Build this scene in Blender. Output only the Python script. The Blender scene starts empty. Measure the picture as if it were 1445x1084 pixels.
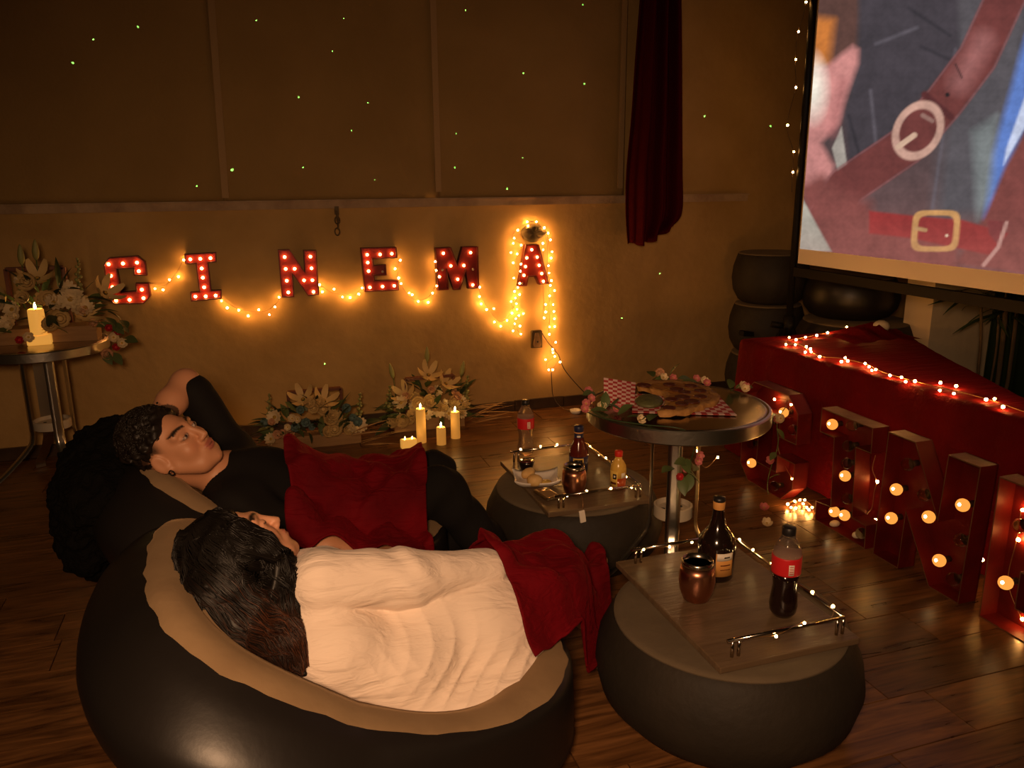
import bpy, bmesh, math, random
import numpy as np
from mathutils import Vector, Matrix
random.seed(7)
R = math.radians
SC = bpy.context.scene
COL = SC.collection

# ------------------------------------------------------------------ camera
CAM_H = 1.4
F_PX, PITCH, ROLL, YAW = 1126.4, R(14.132), R(-0.5325), R(17.746)   # image taken as 1445 x 1084
_fw = np.array([math.sin(YAW), math.cos(YAW), 0.]); _rt = np.array([math.cos(YAW), -math.sin(YAW), 0.]); _up = np.array([0., 0., 1.])
_f = _fw * math.cos(PITCH) - _up * math.sin(PITCH)
_u = _up * math.cos(PITCH) + _fw * math.sin(PITCH)
C_R = _rt * math.cos(ROLL) + _u * math.sin(ROLL)
C_U = -_rt * math.sin(ROLL) + _u * math.cos(ROLL)
C_F = _f
cam_d = bpy.data.cameras.new('camera'); cam = bpy.data.objects.new('camera', cam_d); COL.objects.link(cam)
cam_d.sensor_width = 36; cam_d.lens = F_PX / 1445 * 36; cam_d.clip_start = .02
cam.matrix_world = Matrix(((C_R[0], C_U[0], -C_F[0], 0), (C_R[1], C_U[1], -C_F[1], 0), (C_R[2], C_U[2], -C_F[2], CAM_H), (0, 0, 0, 1)))
SC.camera = cam

# ------------------------------------------------------------------ light and exposure
w = bpy.data.worlds.new('room_ambient'); SC.world = w; w.use_nodes = True
w.node_tree.nodes['Background'].inputs[0].default_value = (1, .52, .2, 1)
w.node_tree.nodes['Background'].inputs[1].default_value = .008
def lamp(name, kind, loc, energy, color, **k):
    d = bpy.data.lights.new(name, kind); d.energy = energy; d.color = color
    for a, b in k.items(): setattr(d, a, b)
    o = bpy.data.objects.new(name, d); COL.objects.link(o); o.location = loc
    o['kind'] = 'helper'
    return o
def aim(o, target):
    o.rotation_euler = (Vector(target) - o.location).to_track_quat('-Z', 'Y').to_euler()
flash = lamp('camera_light', 'SPOT', (-.12, -.1, 1.55), 168, (1, .57, .30), spot_size=R(105), spot_blend=1., shadow_soft_size=.11)
aim(flash, (.45, 1.9, .45))
side = lamp('side_lamp', 'SPOT', (-2.2, 2.3, 2.3), 75, (1, .43, .15), spot_size=R(34), spot_blend=.8, shadow_soft_size=.12)
aim(side, (3.2, 3.3, .75))
vs = SC.view_settings
SC.display_settings.display_device = 'sRGB'
vs.view_transform = 'Standard'; vs.look = 'None'; vs.exposure = 0; vs.gamma = 1; vs.use_curve_mapping = False
SC.cycles.max_bounces = 6; SC.cycles.transparent_max_bounces = 12
SC.cycles.sample_clamp_indirect = 3

# ------------------------------------------------------------------ pixel -> point
def ray(x, y): return C_F + C_R * (x - 722.5) / F_PX - C_U * (y - 542) / F_PX
def at_z(x, y, z):
    d = ray(x, y); return Vector(np.array([0, 0, CAM_H]) + d * (z - CAM_H) / d[2])
def at_y(x, y, Y):
    d = ray(x, y); return Vector(np.array([0, 0, CAM_H]) + d * Y / d[1])
def at_x(x, y, X):
    d = ray(x, y); return Vector(np.array([0, 0, CAM_H]) + d * X / d[0])

# laser star projector behind the camera: a lamp whose beam is split into separate green points
def star_projector(loc, targets):
    o = lamp('laser_star_projector', 'POINT', loc, 30, (.16, 1, .28), shadow_soft_size=0.); d = o.data; d.use_nodes = True; nt = d.node_tree; N = nt.nodes; L = nt.links
    e = N['Emission']; g = N.new('ShaderNodeNewGeometry'); acc = None
    for t, s in targets:
        v = (Vector(t) - Vector(loc)).normalized(); dn = N.new('ShaderNodeVectorMath'); dn.operation = 'DISTANCE'; L.new(g.outputs['Normal'], dn.inputs[0]); dn.inputs[1].default_value = v
        lt = N.new('ShaderNodeMath'); lt.operation = 'LESS_THAN'; lt.inputs[1].default_value = .00095 * s; L.new(dn.outputs['Value'], lt.inputs[0])
        if acc is None: acc = lt
        else:
            mx = N.new('ShaderNodeMath'); mx.operation = 'MAXIMUM'; L.new(acc.outputs[0], mx.inputs[0]); L.new(lt.outputs[0], mx.inputs[1]); acc = mx
    k = N.new('ShaderNodeMath'); k.operation = 'MULTIPLY'; k.inputs[1].default_value = 420; L.new(acc.outputs[0], k.inputs[0]); L.new(k.outputs[0], e.inputs['Strength'])
star_projector((.45, -.25, 2.1), [(at_y(x, y, 4.60), s) for x, y, s in [(103, 88, 1.1), (132, 55, .9), (195, 37, .9), (328, 239, 1.4), (278, 262, .9), (362, 28, .9), (422, 136, 1), (469, 72, .8), (485, 26, .8), (519, 145, .8), (496, 184, .8), (428, 236, .9), (644, 188, .8), (642, 236, .8), (739, 103, 1), (657, 14, .8), (716, 266, 1.1), (825, 118, 1.2), (823, 6, .8), (995, 163, 1.1), (1088, 177, 1.1), (878, 448, 1.1), (459, 512, 1.1), (932, 385, .8), (738, 222, .8), (529, 253, .7)]])

# ------------------------------------------------------------------ materials
def mat(name, col, rough=.6, metal=0., bump=None, var=None, trans=0., emit=None, sheen=0., coat=0., spec=None, attr=False, ior=1.45, stretch=None, alpha=1.):
    """col = base colour; bump=(scale, strength); var=(colour2, scale) noise-mixed colour; emit=(colour, strength)"""
    m = bpy.data.materials.new(name); m.use_nodes = True
    nt = m.node_tree; N = nt.nodes; L = nt.links; b = N['Principled BSDF']
    b.inputs['Base Color'].default_value = (*col, 1); b.inputs['Roughness'].default_value = rough
    b.inputs['Metallic'].default_value = metal; b.inputs['Transmission Weight'].default_value = trans
    b.inputs['IOR'].default_value = ior; b.inputs['Alpha'].default_value = alpha
    if spec is not None: b.inputs['Specular IOR Level'].default_value = spec
    if sheen: b.inputs['Sheen Weight'].default_value = sheen; b.inputs['Sheen Roughness'].default_value = .4; b.inputs['Sheen Tint'].default_value = (*[min(1, c * 3.5) for c in col], 1)
    if coat: b.inputs['Coat Weight'].default_value = coat; b.inputs['Coat Roughness'].default_value = .15
    if emit: b.inputs['Emission Color'].default_value = (*emit[0], 1); b.inputs['Emission Strength'].default_value = emit[1]
    tc = None
    def coords():
        nonlocal tc
        if tc is None:
            t = N.new('ShaderNodeTexCoord'); mp = N.new('ShaderNodeMapping'); L.new(t.outputs['Object'], mp.inputs[0])
            if stretch: mp.inputs['Scale'].default_value = stretch
            tc = mp.outputs[0]
        return tc
    src = None
    if attr:
        a = N.new('ShaderNodeVertexColor'); a.layer_name = 'Col'; src = a.outputs[0]
        L.new(src, b.inputs['Base Color'])
    if var:
        n = N.new('ShaderNodeTexNoise'); n.inputs['Scale'].default_value = var[1]; n.inputs['Detail'].default_value = 5
        L.new(coords(), n.inputs['Vector'])
        rp = N.new('ShaderNodeValToRGB'); rp.color_ramp.elements[0].position = .35; rp.color_ramp.elements[1].position = .68
        rp.color_ramp.elements[0].color = (*col, 1); rp.color_ramp.elements[1].color = (*var[0], 1)
        L.new(n.outputs[0], rp.inputs[0]); L.new(rp.outputs[0], b.inputs['Base Color'])
    if bump:
        n = N.new('ShaderNodeTexNoise'); n.inputs['Scale'].default_value = bump[0]; n.inputs['Detail'].default_value = 6
        L.new(coords(), n.inputs['Vector'])
        bp = N.new('ShaderNodeBump'); bp.inputs['Strength'].default_value = bump[1]; bp.inputs['Distance'].default_value = .01
        L.new(n.outputs[0], bp.inputs['Height']); L.new(bp.outputs[0], b.inputs['Normal'])
    return m
def glow(name, col, strength):
    m = bpy.data.materials.new(name); m.use_nodes = True; nt = m.node_tree; nt.nodes.clear()
    e = nt.nodes.new('ShaderNodeEmission'); e.inputs[0].default_value = (*col, 1); e.inputs[1].default_value = strength
    o = nt.nodes.new('ShaderNodeOutputMaterial'); nt.links.new(e.outputs[0], o.inputs[0]); return m

def wood_floor():
    m = mat('floor_plank_wood', (.05, .022, .009), .34); nt = m.node_tree; N = nt.nodes; L = nt.links; b = N['Principled BSDF']
    t = N.new('ShaderNodeTexCoord'); oi = N.new('ShaderNodeObjectInfo')
    ad = N.new('ShaderNodeVectorMath'); ad.operation = 'ADD'; L.new(t.outputs['Object'], ad.inputs[0])
    sc = N.new('ShaderNodeVectorMath'); sc.operation = 'SCALE'; sc.inputs[0].default_value = (7, 13, 3); L.new(oi.outputs['Random'], sc.inputs['Scale']); L.new(sc.outputs[0], ad.inputs[1])
    mp = N.new('ShaderNodeMapping'); mp.inputs['Scale'].default_value = (1.6, 16, 1); L.new(ad.outputs[0], mp.inputs[0])
    n = N.new('ShaderNodeTexNoise'); n.inputs['Scale'].default_value = 2.2; n.inputs['Detail'].default_value = 8; n.inputs['Distortion'].default_value = 1.3; L.new(mp.outputs[0], n.inputs['Vector'])
    rp = N.new('ShaderNodeValToRGB'); e = rp.color_ramp.elements
    e[0].position = .3; e[0].color = (.045, .018, .006, 1); e[1].position = .7; e[1].color = (.20, .088, .030, 1)
    L.new(n.outputs[0], rp.inputs[0])
    hs = N.new('ShaderNodeHueSaturation'); mr = N.new('ShaderNodeMapRange'); mr.inputs['To Min'].default_value = .75; mr.inputs['To Max'].default_value = 1.2
    L.new(oi.outputs['Random'], mr.inputs[0]); L.new(mr.outputs[0], hs.inputs['Value']); L.new(rp.outputs[0], hs.inputs['Color']); L.new(hs.outputs[0], b.inputs['Base Color'])
    r2 = N.new('ShaderNodeMapRange'); r2.inputs['To Min'].default_value = .20; r2.inputs['To Max'].default_value = .42; L.new(n.outputs[0], r2.inputs[0]); L.new(r2.outputs[0], b.inputs['Roughness'])
    bp = N.new('ShaderNodeBump'); bp.inputs['Strength'].default_value = .25; bp.inputs['Distance'].default_value = .004; L.new(n.outputs[0], bp.inputs['Height']); L.new(bp.outputs[0], b.inputs['Normal'])
    return m

M = {}
M['plank'] = wood_floor()
M['grout'] = mat('grout', (.012, .007, .004), .9)
M['wall'] = mat('wall_plaster', (.37, .222, .072), .85, bump=(14, .5), var=((.45, .278, .098), 3.5))
M['wall2'] = mat('wall_plaster_side', (.62, .50, .33), .85, bump=(14, .4), var=((.68, .56, .38), 3))
M['ledge'] = mat('ledge_paint', (.42, .29, .17), .7, bump=(30, .5), var=((.28, .18, .1), 9))
M['tile_dark'] = mat('baseboard_tile', (.035, .02, .012), .35, bump=(20, .3), var=((.07, .04, .02), 8))
M['canvas'] = mat('canvas_cloth', (.27, .163, .052), .9, bump=(60, .25), var=((.32, .195, .066), 2.2))
M['seam'] = mat('canvas_seam', (.36, .225, .10), .85, bump=(80, .3))
M['velvet_table'] = mat('red_table_velvet', (.095, .0010, .002), .8, sheen=.2, bump=(180, .12), var=((.13, .0014, .003), 6), spec=.12)
M['velvet'] = mat('red_velvet', (.090, .0014, .004), .8, sheen=.35, bump=(220, .12), var=((.15, .002, .006), 7), spec=.12)
M['velvet_dark'] = mat('red_curtain_velvet', (.05, .0006, .002), .85, spec=.1, bump=(200, .1))
M['pvc'] = mat('black_pvc', (.011, .009, .008), .40, bump=(35, .05))
M['flock'] = mat('beige_flocking', (.25, .165, .085), .92, sheen=.15, bump=(26, .22), var=((.21, .135, .068), 9))
M['flock_dark'] = mat('grey_flocking', (.105, .078, .047), .92, sheen=.1, bump=(30, .2), var=((.13, .097, .058), 8))
M['otto'] = mat('charcoal_pvc', (.020, .016, .012), .65, bump=(40, .2), var=((.027, .021, .015), 6), spec=.3)
M['alu'] = mat('brushed_aluminium', (.62, .58, .5), .28, 1., bump=(60, .08))
M['alu_top'] = mat('table_top_aluminium', (.42, .36, .28), .20, 1., bump=(18, .12))
M['white_plastic'] = mat('cream_plastic', (.42, .36, .27), .5)
M['letter_rust'] = mat('rust_red_metal', (.14, .006, .005), .5, .1, bump=(25, .25), var=((.08, .005, .004), 7), spec=.3)
M['letter_edge'] = mat('worn_brown_edge', (.17, .085, .04), .55, .3, bump=(30, .3), var=((.11, .04, .02), 12))
M['letter_red'] = mat('red_painted_metal', (.24, .008, .004), .5, bump=(30, .2), var=((.17, .006, .003), 10))
M['letter_side'] = mat('dark_red_side', (.09, .012, .006), .5)
M['wire'] = mat('copper_wire', (.30, .16, .06), .4, .6)
M['cable'] = mat('dark_cable', (.05, .03, .018), .6)
M['fairy'] = glow('fairy_bulb_glow', (1, .44, .10), 150)
M['fairy_dim'] = glow('tray_bulb_glow', (1, .62, .22), 34)
M['marquee'] = glow('marquee_bulb_glow', (1, .41, .10), 30)
M['bulb_lit'] = glow('lit_globe_glow', (1, .34, .055), 1.15)
M['bulb_core'] = glow('filament_glow', (1, .7, .3), 26)
M['bulb_off'] = mat('unlit_glass', (.92, .84, .70), .03, 0, trans=1., ior=1.18)
M['socket'] = mat('bulb_socket', (.10, .06, .035), .4, .6)
M['black_metal'] = mat('black_steel', (.006, .005, .0045), .6, spec=.25)
M['screen_cloth'] = mat('white_screen_cloth', (.86, .74, .6), .9)
M['tray_wood'] = mat('tray_wood', (.105, .068, .038), .36, bump=(12, .2), var=((.155, .102, .058), 5), stretch=(1, 9, 1))
M['chrome'] = mat('chrome', (.6, .52, .42), .15, 1.)
M['copper'] = mat('copper_mug', (.56, .25, .155), .30, 1.)
M['steel_in'] = mat('steel_lip', (.55, .48, .4), .2, 1.)
M['dark_glass'] = mat('brown_black_glass', (.012, .006, .004), .06, coat=.6)
M['cola'] = mat('cola_liquid', (.010, .004, .003), .06, coat=.6)
M['clear'] = mat('clear_plastic', (.85, .75, .62), .06, trans=.95, ior=1.2)
M['red_label'] = mat('red_label', (.55, .015, .02), .4)
M['white_label'] = mat('white_label', (.75, .68, .58), .5)
M['gold_label'] = mat('gold_label', (.62, .30, .08), .45)
M['yellow_label'] = mat('yellow_label', (.72, .48, .10), .45)
M['black_cap'] = mat('black_cap', (.012, .010, .010), .4)
M['blue_cap'] = mat('blue_cap', (.015, .018, .06), .4)
M['red_cap'] = mat('red_cap', (.55, .02, .01), .4)
M['sauce'] = mat('dark_red_sauce', (.09, .012, .006), .1, coat=.5)
M['hot_sauce'] = mat('hot_sauce', (.34, .05, .008), .12, coat=.4)
M['yellow_plastic'] = mat('yellow_plastic', (.62, .38, .07), .2, coat=.3)
M['plate'] = mat('white_ceramic', (.74, .68, .6), .25, coat=.3)
M['potato'] = mat('golden_potato', (.62, .34, .10), .55, bump=(30, .4), var=((.72, .5, .2), 14))
M['paper'] = mat('cream_paper', (.7, .6, .46), .7)
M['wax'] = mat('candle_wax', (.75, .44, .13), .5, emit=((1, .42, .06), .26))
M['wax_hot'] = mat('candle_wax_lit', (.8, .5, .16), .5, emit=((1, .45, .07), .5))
M['flame'] = glow('candle_flame', (1, .60, .18), 90)
M['cream_petal'] = mat('cream_petal', (.60, .42, .17), .6)
M['white_petal'] = mat('white_petal', (.66, .52, .30), .6)
M['blue_petal'] = mat('blue_green_petal', (.16, .24, .22), .6)
M['peach_petal'] = mat('peach_petal', (.62, .34, .18), .6)
M['pink_petal'] = mat('pink_petal', (.50, .15, .14), .6)
M['red_petal'] = mat('red_petal', (.45, .02, .025), .6)
M['pollen'] = mat('yellow_center', (.42, .26, .04), .8, bump=(200, .6))
M['leaf'] = mat('green_leaf', (.065, .095, .028), .5, var=((.11, .13, .04), 10))
M['leaf_dark'] = mat('dark_leaf', (.03, .05, .018), .45)
M['leaf_bud'] = mat('lily_bud', (.26, .25, .08), .5)
M['dry'] = mat('dry_grass', (.36, .21, .08), .8)
M['frame_wood'] = mat('red_brown_wood', (.12, .035, .016), .5)
M['crate_wood'] = mat('crate_wood', (.24, .13, .05), .7, var=((.3, .17, .07), 8), stretch=(1, 1, 8))
M['trunk'] = mat('plant_trunk', (.12, .08, .04), .8, bump=(50, .5))
M['terracotta'] = mat('terracotta_pot', (.16, .08, .04), .8)
M['rough_stone'] = mat('rough_plaque', (.16, .11, .045), .9, bump=(25, 1.), var=((.09, .06, .025), 14))
M['pale_stone'] = mat('pale_stone', (.62, .52, .38), .6, bump=(14, .3))
M['old_metal'] = mat('old_metal', (.11, .075, .035), .6, .5, bump=(40, .5))
M['skin'] = mat('skin', (.6, .3, .18), .5, attr=True, bump=(260, .04))
M['blouse'] = mat('peach_white_blouse', (.80, .67, .57), .75, sheen=.15, bump=(300, .06))
def cloth_creases(m, amt=1.):
    nt = m.node_tree; N = nt.nodes; L = nt.links; t = N.new('ShaderNodeTexCoord'); prev = None
    for rot, sc, st in (((0, .55, .2), (5, 26, 34), .55), ((.3, -.35, .9), (7, 40, 30), .35)):
        mp = N.new('ShaderNodeMapping'); mp.inputs['Rotation'].default_value = rot; mp.inputs['Scale'].default_value = sc; L.new(t.outputs['Object'], mp.inputs[0])
        n = N.new('ShaderNodeTexNoise'); n.inputs['Scale'].default_value = 1.; n.inputs['Detail'].default_value = 3; n.inputs['Distortion'].default_value = .8; L.new(mp.outputs[0], n.inputs['Vector'])
        bp = N.new('ShaderNodeBump'); bp.inputs['Strength'].default_value = min(1, st * amt); bp.inputs['Distance'].default_value = .012; L.new(n.outputs[0], bp.inputs['Height'])
        if prev: L.new(prev.outputs[0], bp.inputs['Normal'])
        prev = bp
    L.new(prev.outputs[0], N['Principled BSDF'].inputs['Normal'])
cloth_creases(M['blouse']); cloth_creases(M['velvet'], 1.5); cloth_creases(M['velvet_table'], .9)
M['black_shirt'] = mat('black_shirt', (.0065, .005, .0042), .85, bump=(240, .1), spec=.25)
M['black_pants'] = mat('black_trousers', (.006, .005, .0045), .9, bump=(200, .1), spec=.25)
M['shoe'] = mat('black_shoe', (.010, .009, .009), .5)
M['hair'] = mat('black_hair', (.008, .006, .005), .48, attr=True, spec=.35)
M['coat'] = mat('black_fur_coat', (.004, .0035, .003), .95, bump=(90, 1.), spec=.1)
M['pizza_crust'] = mat('pizza_crust', (.30, .14, .035), .7, bump=(40, .5), var=((.42, .22, .06), 18))
M['cheese'] = mat('pizza_cheese', (.36, .17, .03), .5, bump=(50, .7), var=((.22, .075, .012), 22), coat=.15)
M['pepperoni'] = mat('pepperoni', (.085, .014, .007), .45, bump=(60, .5), coat=.2)
M['check_red'] = mat('paper_red', (.42, .04, .04), .75)
M['check_white'] = mat('paper_pinkwhite', (.72, .48, .42), .75)
M['sauce_green'] = mat('avocado_dip', (.10, .10, .035), .6, bump=(50, .6))

# ------------------------------------------------------------------ mesh helpers
class MB:
    def __init__(s): s.v = []; s.f = []; s.mi = []; s.m = 0
    def add(s, vs, fs):
        o = len(s.v); s.v += [tuple(x) for x in vs]
        for f in fs: s.f.append(tuple(i + o for i in f)); s.mi.append(s.m)
    def box(s, c, d, rz=0, rot=None):
        hx, hy, hz = d[0] / 2, d[1] / 2, d[2] / 2
        mt = rot if rot is not None else Matrix.Rotation(rz, 3, 'Z')
        p = [Vector(c) + mt @ Vector((x * hx, y * hy, z * hz)) for x in (-1, 1) for y in (-1, 1) for z in (-1, 1)]
        s.add(p, [(0, 1, 3, 2), (4, 6, 7, 5), (0, 4, 5, 1), (2, 3, 7, 6), (0, 2, 6, 4), (1, 5, 7, 3)])
    def tube(s, pts, r, n=8, caps=True, flat=None):
        pts = [Vector(p) for p in pts]; k = len(pts); rs = r if isinstance(r, (list, tuple)) else [r] * k
        rings = []; prev = None
        for i in range(k):
            t = (pts[min(i + 1, k - 1)] - pts[max(i - 1, 0)])
            t = t.normalized() if t.length > 1e-9 else Vector((0, 0, 1))
            if prev is None:
                a = Vector((0, 0, 1)) if abs(t.z) < .9 else Vector((1, 0, 0)); a = (a - t * a.dot(t)).normalized()
            else:
                a = prev - t * prev.dot(t); a = a.normalized() if a.length > 1e-6 else t.orthogonal().normalized()
            prev = a; b = t.cross(a)
            rings.append([pts[i] + (a * math.cos(q) + b * math.sin(q) * (flat or 1)) * rs[i] for q in [2 * math.pi * j / n for j in range(n)]])
        vs = [p for g in rings for p in g]; fs = []
        for i in range(k - 1):
            for j in range(n): fs.append((i * n + j, i * n + (j + 1) % n, (i + 1) * n + (j + 1) % n, (i + 1) * n + j))
        if caps: fs.append(tuple(range(n - 1, -1, -1))); fs.append(tuple((k - 1) * n + j for j in range(n)))
        s.add(vs, fs)
    def lathe(s, prof, c=(0, 0, 0), n=32, sq=None):
        """prof = [(r, z)...] bottom to top"""
        c = Vector(c); vs = []; fs = []; k = len(prof)
        for r, z in prof:
            for j in range(n):
                a = 2 * math.pi * j / n; q = 1
                if sq: q = sq / (abs(math.cos(a)) ** 4 + abs(math.sin(a)) ** 4) ** .25
                vs.append(c + Vector((r * q * math.cos(a), r * q * math.sin(a), z)))
        for i in range(k - 1):
            for j in range(n): fs.append((i * n + j, i * n + (j + 1) % n, (i + 1) * n + (j + 1) % n, (i + 1) * n + j))
        if prof[0][0] > 1e-6: fs.append(tuple(range(n - 1, -1, -1)))
        if prof[-1][0] > 1e-6: fs.append(tuple((k - 1) * n + j for j in range(n)))
        s.add(vs, fs)
    def ball(s, c, r, n=8, m=6, rot=None):
        r = r if isinstance(r, (tuple, list)) else (r, r, r); vs = []; fs = []; rot = rot or Matrix.Identity(3); c = Vector(c)
        vs.append(c + rot @ Vector((0, 0, -r[2])))
        for i in range(1, m):
            t = math.pi * i / m - math.pi / 2
            for j in range(n):
                a = 2 * math.pi * j / n; vs.append(c + rot @ Vector((r[0] * math.cos(t) * math.cos(a), r[1] * math.cos(t) * math.sin(a), r[2] * math.sin(t))))
        vs.append(c + rot @ Vector((0, 0, r[2]))); e = len(vs) - 1
        for j in range(n): fs.append((0, 1 + (j + 1) % n, 1 + j)); fs.append((e, e - n + j, e - n + (j + 1) % n))
        for i in range(m - 2):
            for j in range(n): fs.append((1 + i * n + j, 1 + i * n + (j + 1) % n, 1 + (i + 1) * n + (j + 1) % n, 1 + (i + 1) * n + j))
        s.add(vs, fs)
    def mesh(s, name, mats, smooth=False):
        me = bpy.data.meshes.new(name); me.from_pydata(s.v, [], s.f)
        for m in (mats if isinstance(mats, (list, tuple)) else [mats]): me.materials.append(m)
        if any(s.mi): me.polygons.foreach_set('material_index', s.mi)
        if smooth: me.polygons.foreach_set('use_smooth', [True] * len(s.f))
        me.update(); return me
    def build(s, name, mats, parent=None, smooth=False, auto=None):
        o = bpy.data.objects.new(name, s.mesh(name, mats, smooth)); COL.objects.link(o)
        if auto:
            bm = bmesh.new(); bm.from_mesh(o.data); bmesh.ops.recalc_face_normals(bm, faces=bm.faces)
            for e in bm.edges:
                if len(e.link_faces) == 2 and e.calc_face_angle(0) > R(auto): e.smooth = False
            for f in bm.faces: f.smooth = True
            bm.to_mesh(o.data); bm.free()
        if parent: put(o, parent)
        return o
def put(o, parent):
    """parent while keeping the world place (things are empties with location, maybe z rotation)"""
    o.parent = parent; o.matrix_parent_inverse = WM(parent).inverted(); return o
def WM(o):
    m = Matrix.LocRotScale(o.location, o.rotation_euler, o.scale)
    if o.parent: m = WM(o.parent) @ o.matrix_parent_inverse @ m
    return m
def tag(o, label, cat=None, group=None, kind=None):
    if label: o['label'] = label
    if cat: o['category'] = cat
    if group: o['group'] = group
    if kind: o['kind'] = kind
    return o
def thing(name, loc, label, cat, group=None):
    o = bpy.data.objects.new(name, None); COL.objects.link(o); o.location = loc; o.empty_display_size = .05
    return tag(o, label, cat, group)
def inst(name, me, loc, parent=None, rot=None, scale=1, local=False):
    """an object sharing mesh data; loc in world unless local"""
    o = bpy.data.objects.new(name, me); COL.objects.link(o); o.location = loc
    if rot is not None: o.rotation_euler = rot if not isinstance(rot, Matrix) else rot.to_euler()
    o.scale = (scale,) * 3 if not isinstance(scale, (tuple, list)) else scale
    if parent:
        if local: o.parent = parent
        else: put(o, parent)
    return o
def copy_tree(o, parent=None):
    c = o.copy(); COL.objects.link(c)
    if parent: c.parent = parent
    for ch in [x for x in bpy.data.objects if x.parent == o]: copy_tree(ch, c)
    return c
def resample(pts, step):
    pts = [Vector(p) for p in pts]; out = [pts[0].copy()]
    for a, b in zip(pts, pts[1:]):
        n = max(1, int((b - a).length / step)); out += [a.lerp(b, (i + 1) / n) for i in range(n)]
    return out
def spline(pts, n=8):
    pts = [Vector(p) for p in pts]; q = [pts[0]] + pts + [pts[-1]]; out = []
    for i in range(1, len(q) - 2):
        a, b, c, d = q[i - 1], q[i], q[i + 1], q[i + 2]
        for k in range(n):
            t = k / n; out.append(.5 * ((2 * b) + (c - a) * t + (2 * a - 5 * b + 4 * c - d) * t * t + (3 * b - a - 3 * c + d) * t ** 3))
    out.append(pts[-1]); return out
def tri_poly(pts2):
    """triangulate a simple 2D polygon (list of (u, v))"""
    from mathutils.geometry import tessellate_polygon
    return tessellate_polygon([[Vector((u, v, 0)) for u, v in pts2]])

# ------------------------------------------------------------------ implicit surfaces
def smin(a, b, k):
    h = np.clip(.5 + .5 * (b - a) / k, 0, 1); return b + (a - b) * h - k * h * (1 - h)
def smax(a, b, k): return -smin(-a, -b, k)
def cone(P, a, b, ra, rb):
    a = np.array(a, np.float32); b = np.array(b, np.float32); ab = b - a; pa = P - a
    t = np.clip((pa @ ab) / max(1e-9, ab @ ab), 0, 1)
    return np.linalg.norm(pa - t[..., None] * ab, axis=-1) - (ra + (rb - ra) * t)
def ell(P, c, r, rot=None):
    q = P - np.array(c, np.float32)
    if rot is not None: q = q @ np.array(rot, np.float32)
    r = np.array(r, np.float32); k0 = np.linalg.norm(q / r, axis=-1); k1 = np.linalg.norm(q / (r * r), axis=-1)
    return k0 * (k0 - 1) / np.maximum(k1, 1e-6)
def wob(P, s, seed=0):
    """cheap smooth noise about -1..1"""
    x, y, z = P[..., 0] * s + seed * 1.7, P[..., 1] * s + seed * 2.3, P[..., 2] * s + seed * .9
    return (np.sin(x + 1.3 * np.sin(y * .9 + .5)) * np.cos(y + 1.1 * np.sin(z * 1.1)) + np.sin(z * 1.2 + 1.4 * np.sin(x * .8)) * .7) / 1.5
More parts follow.
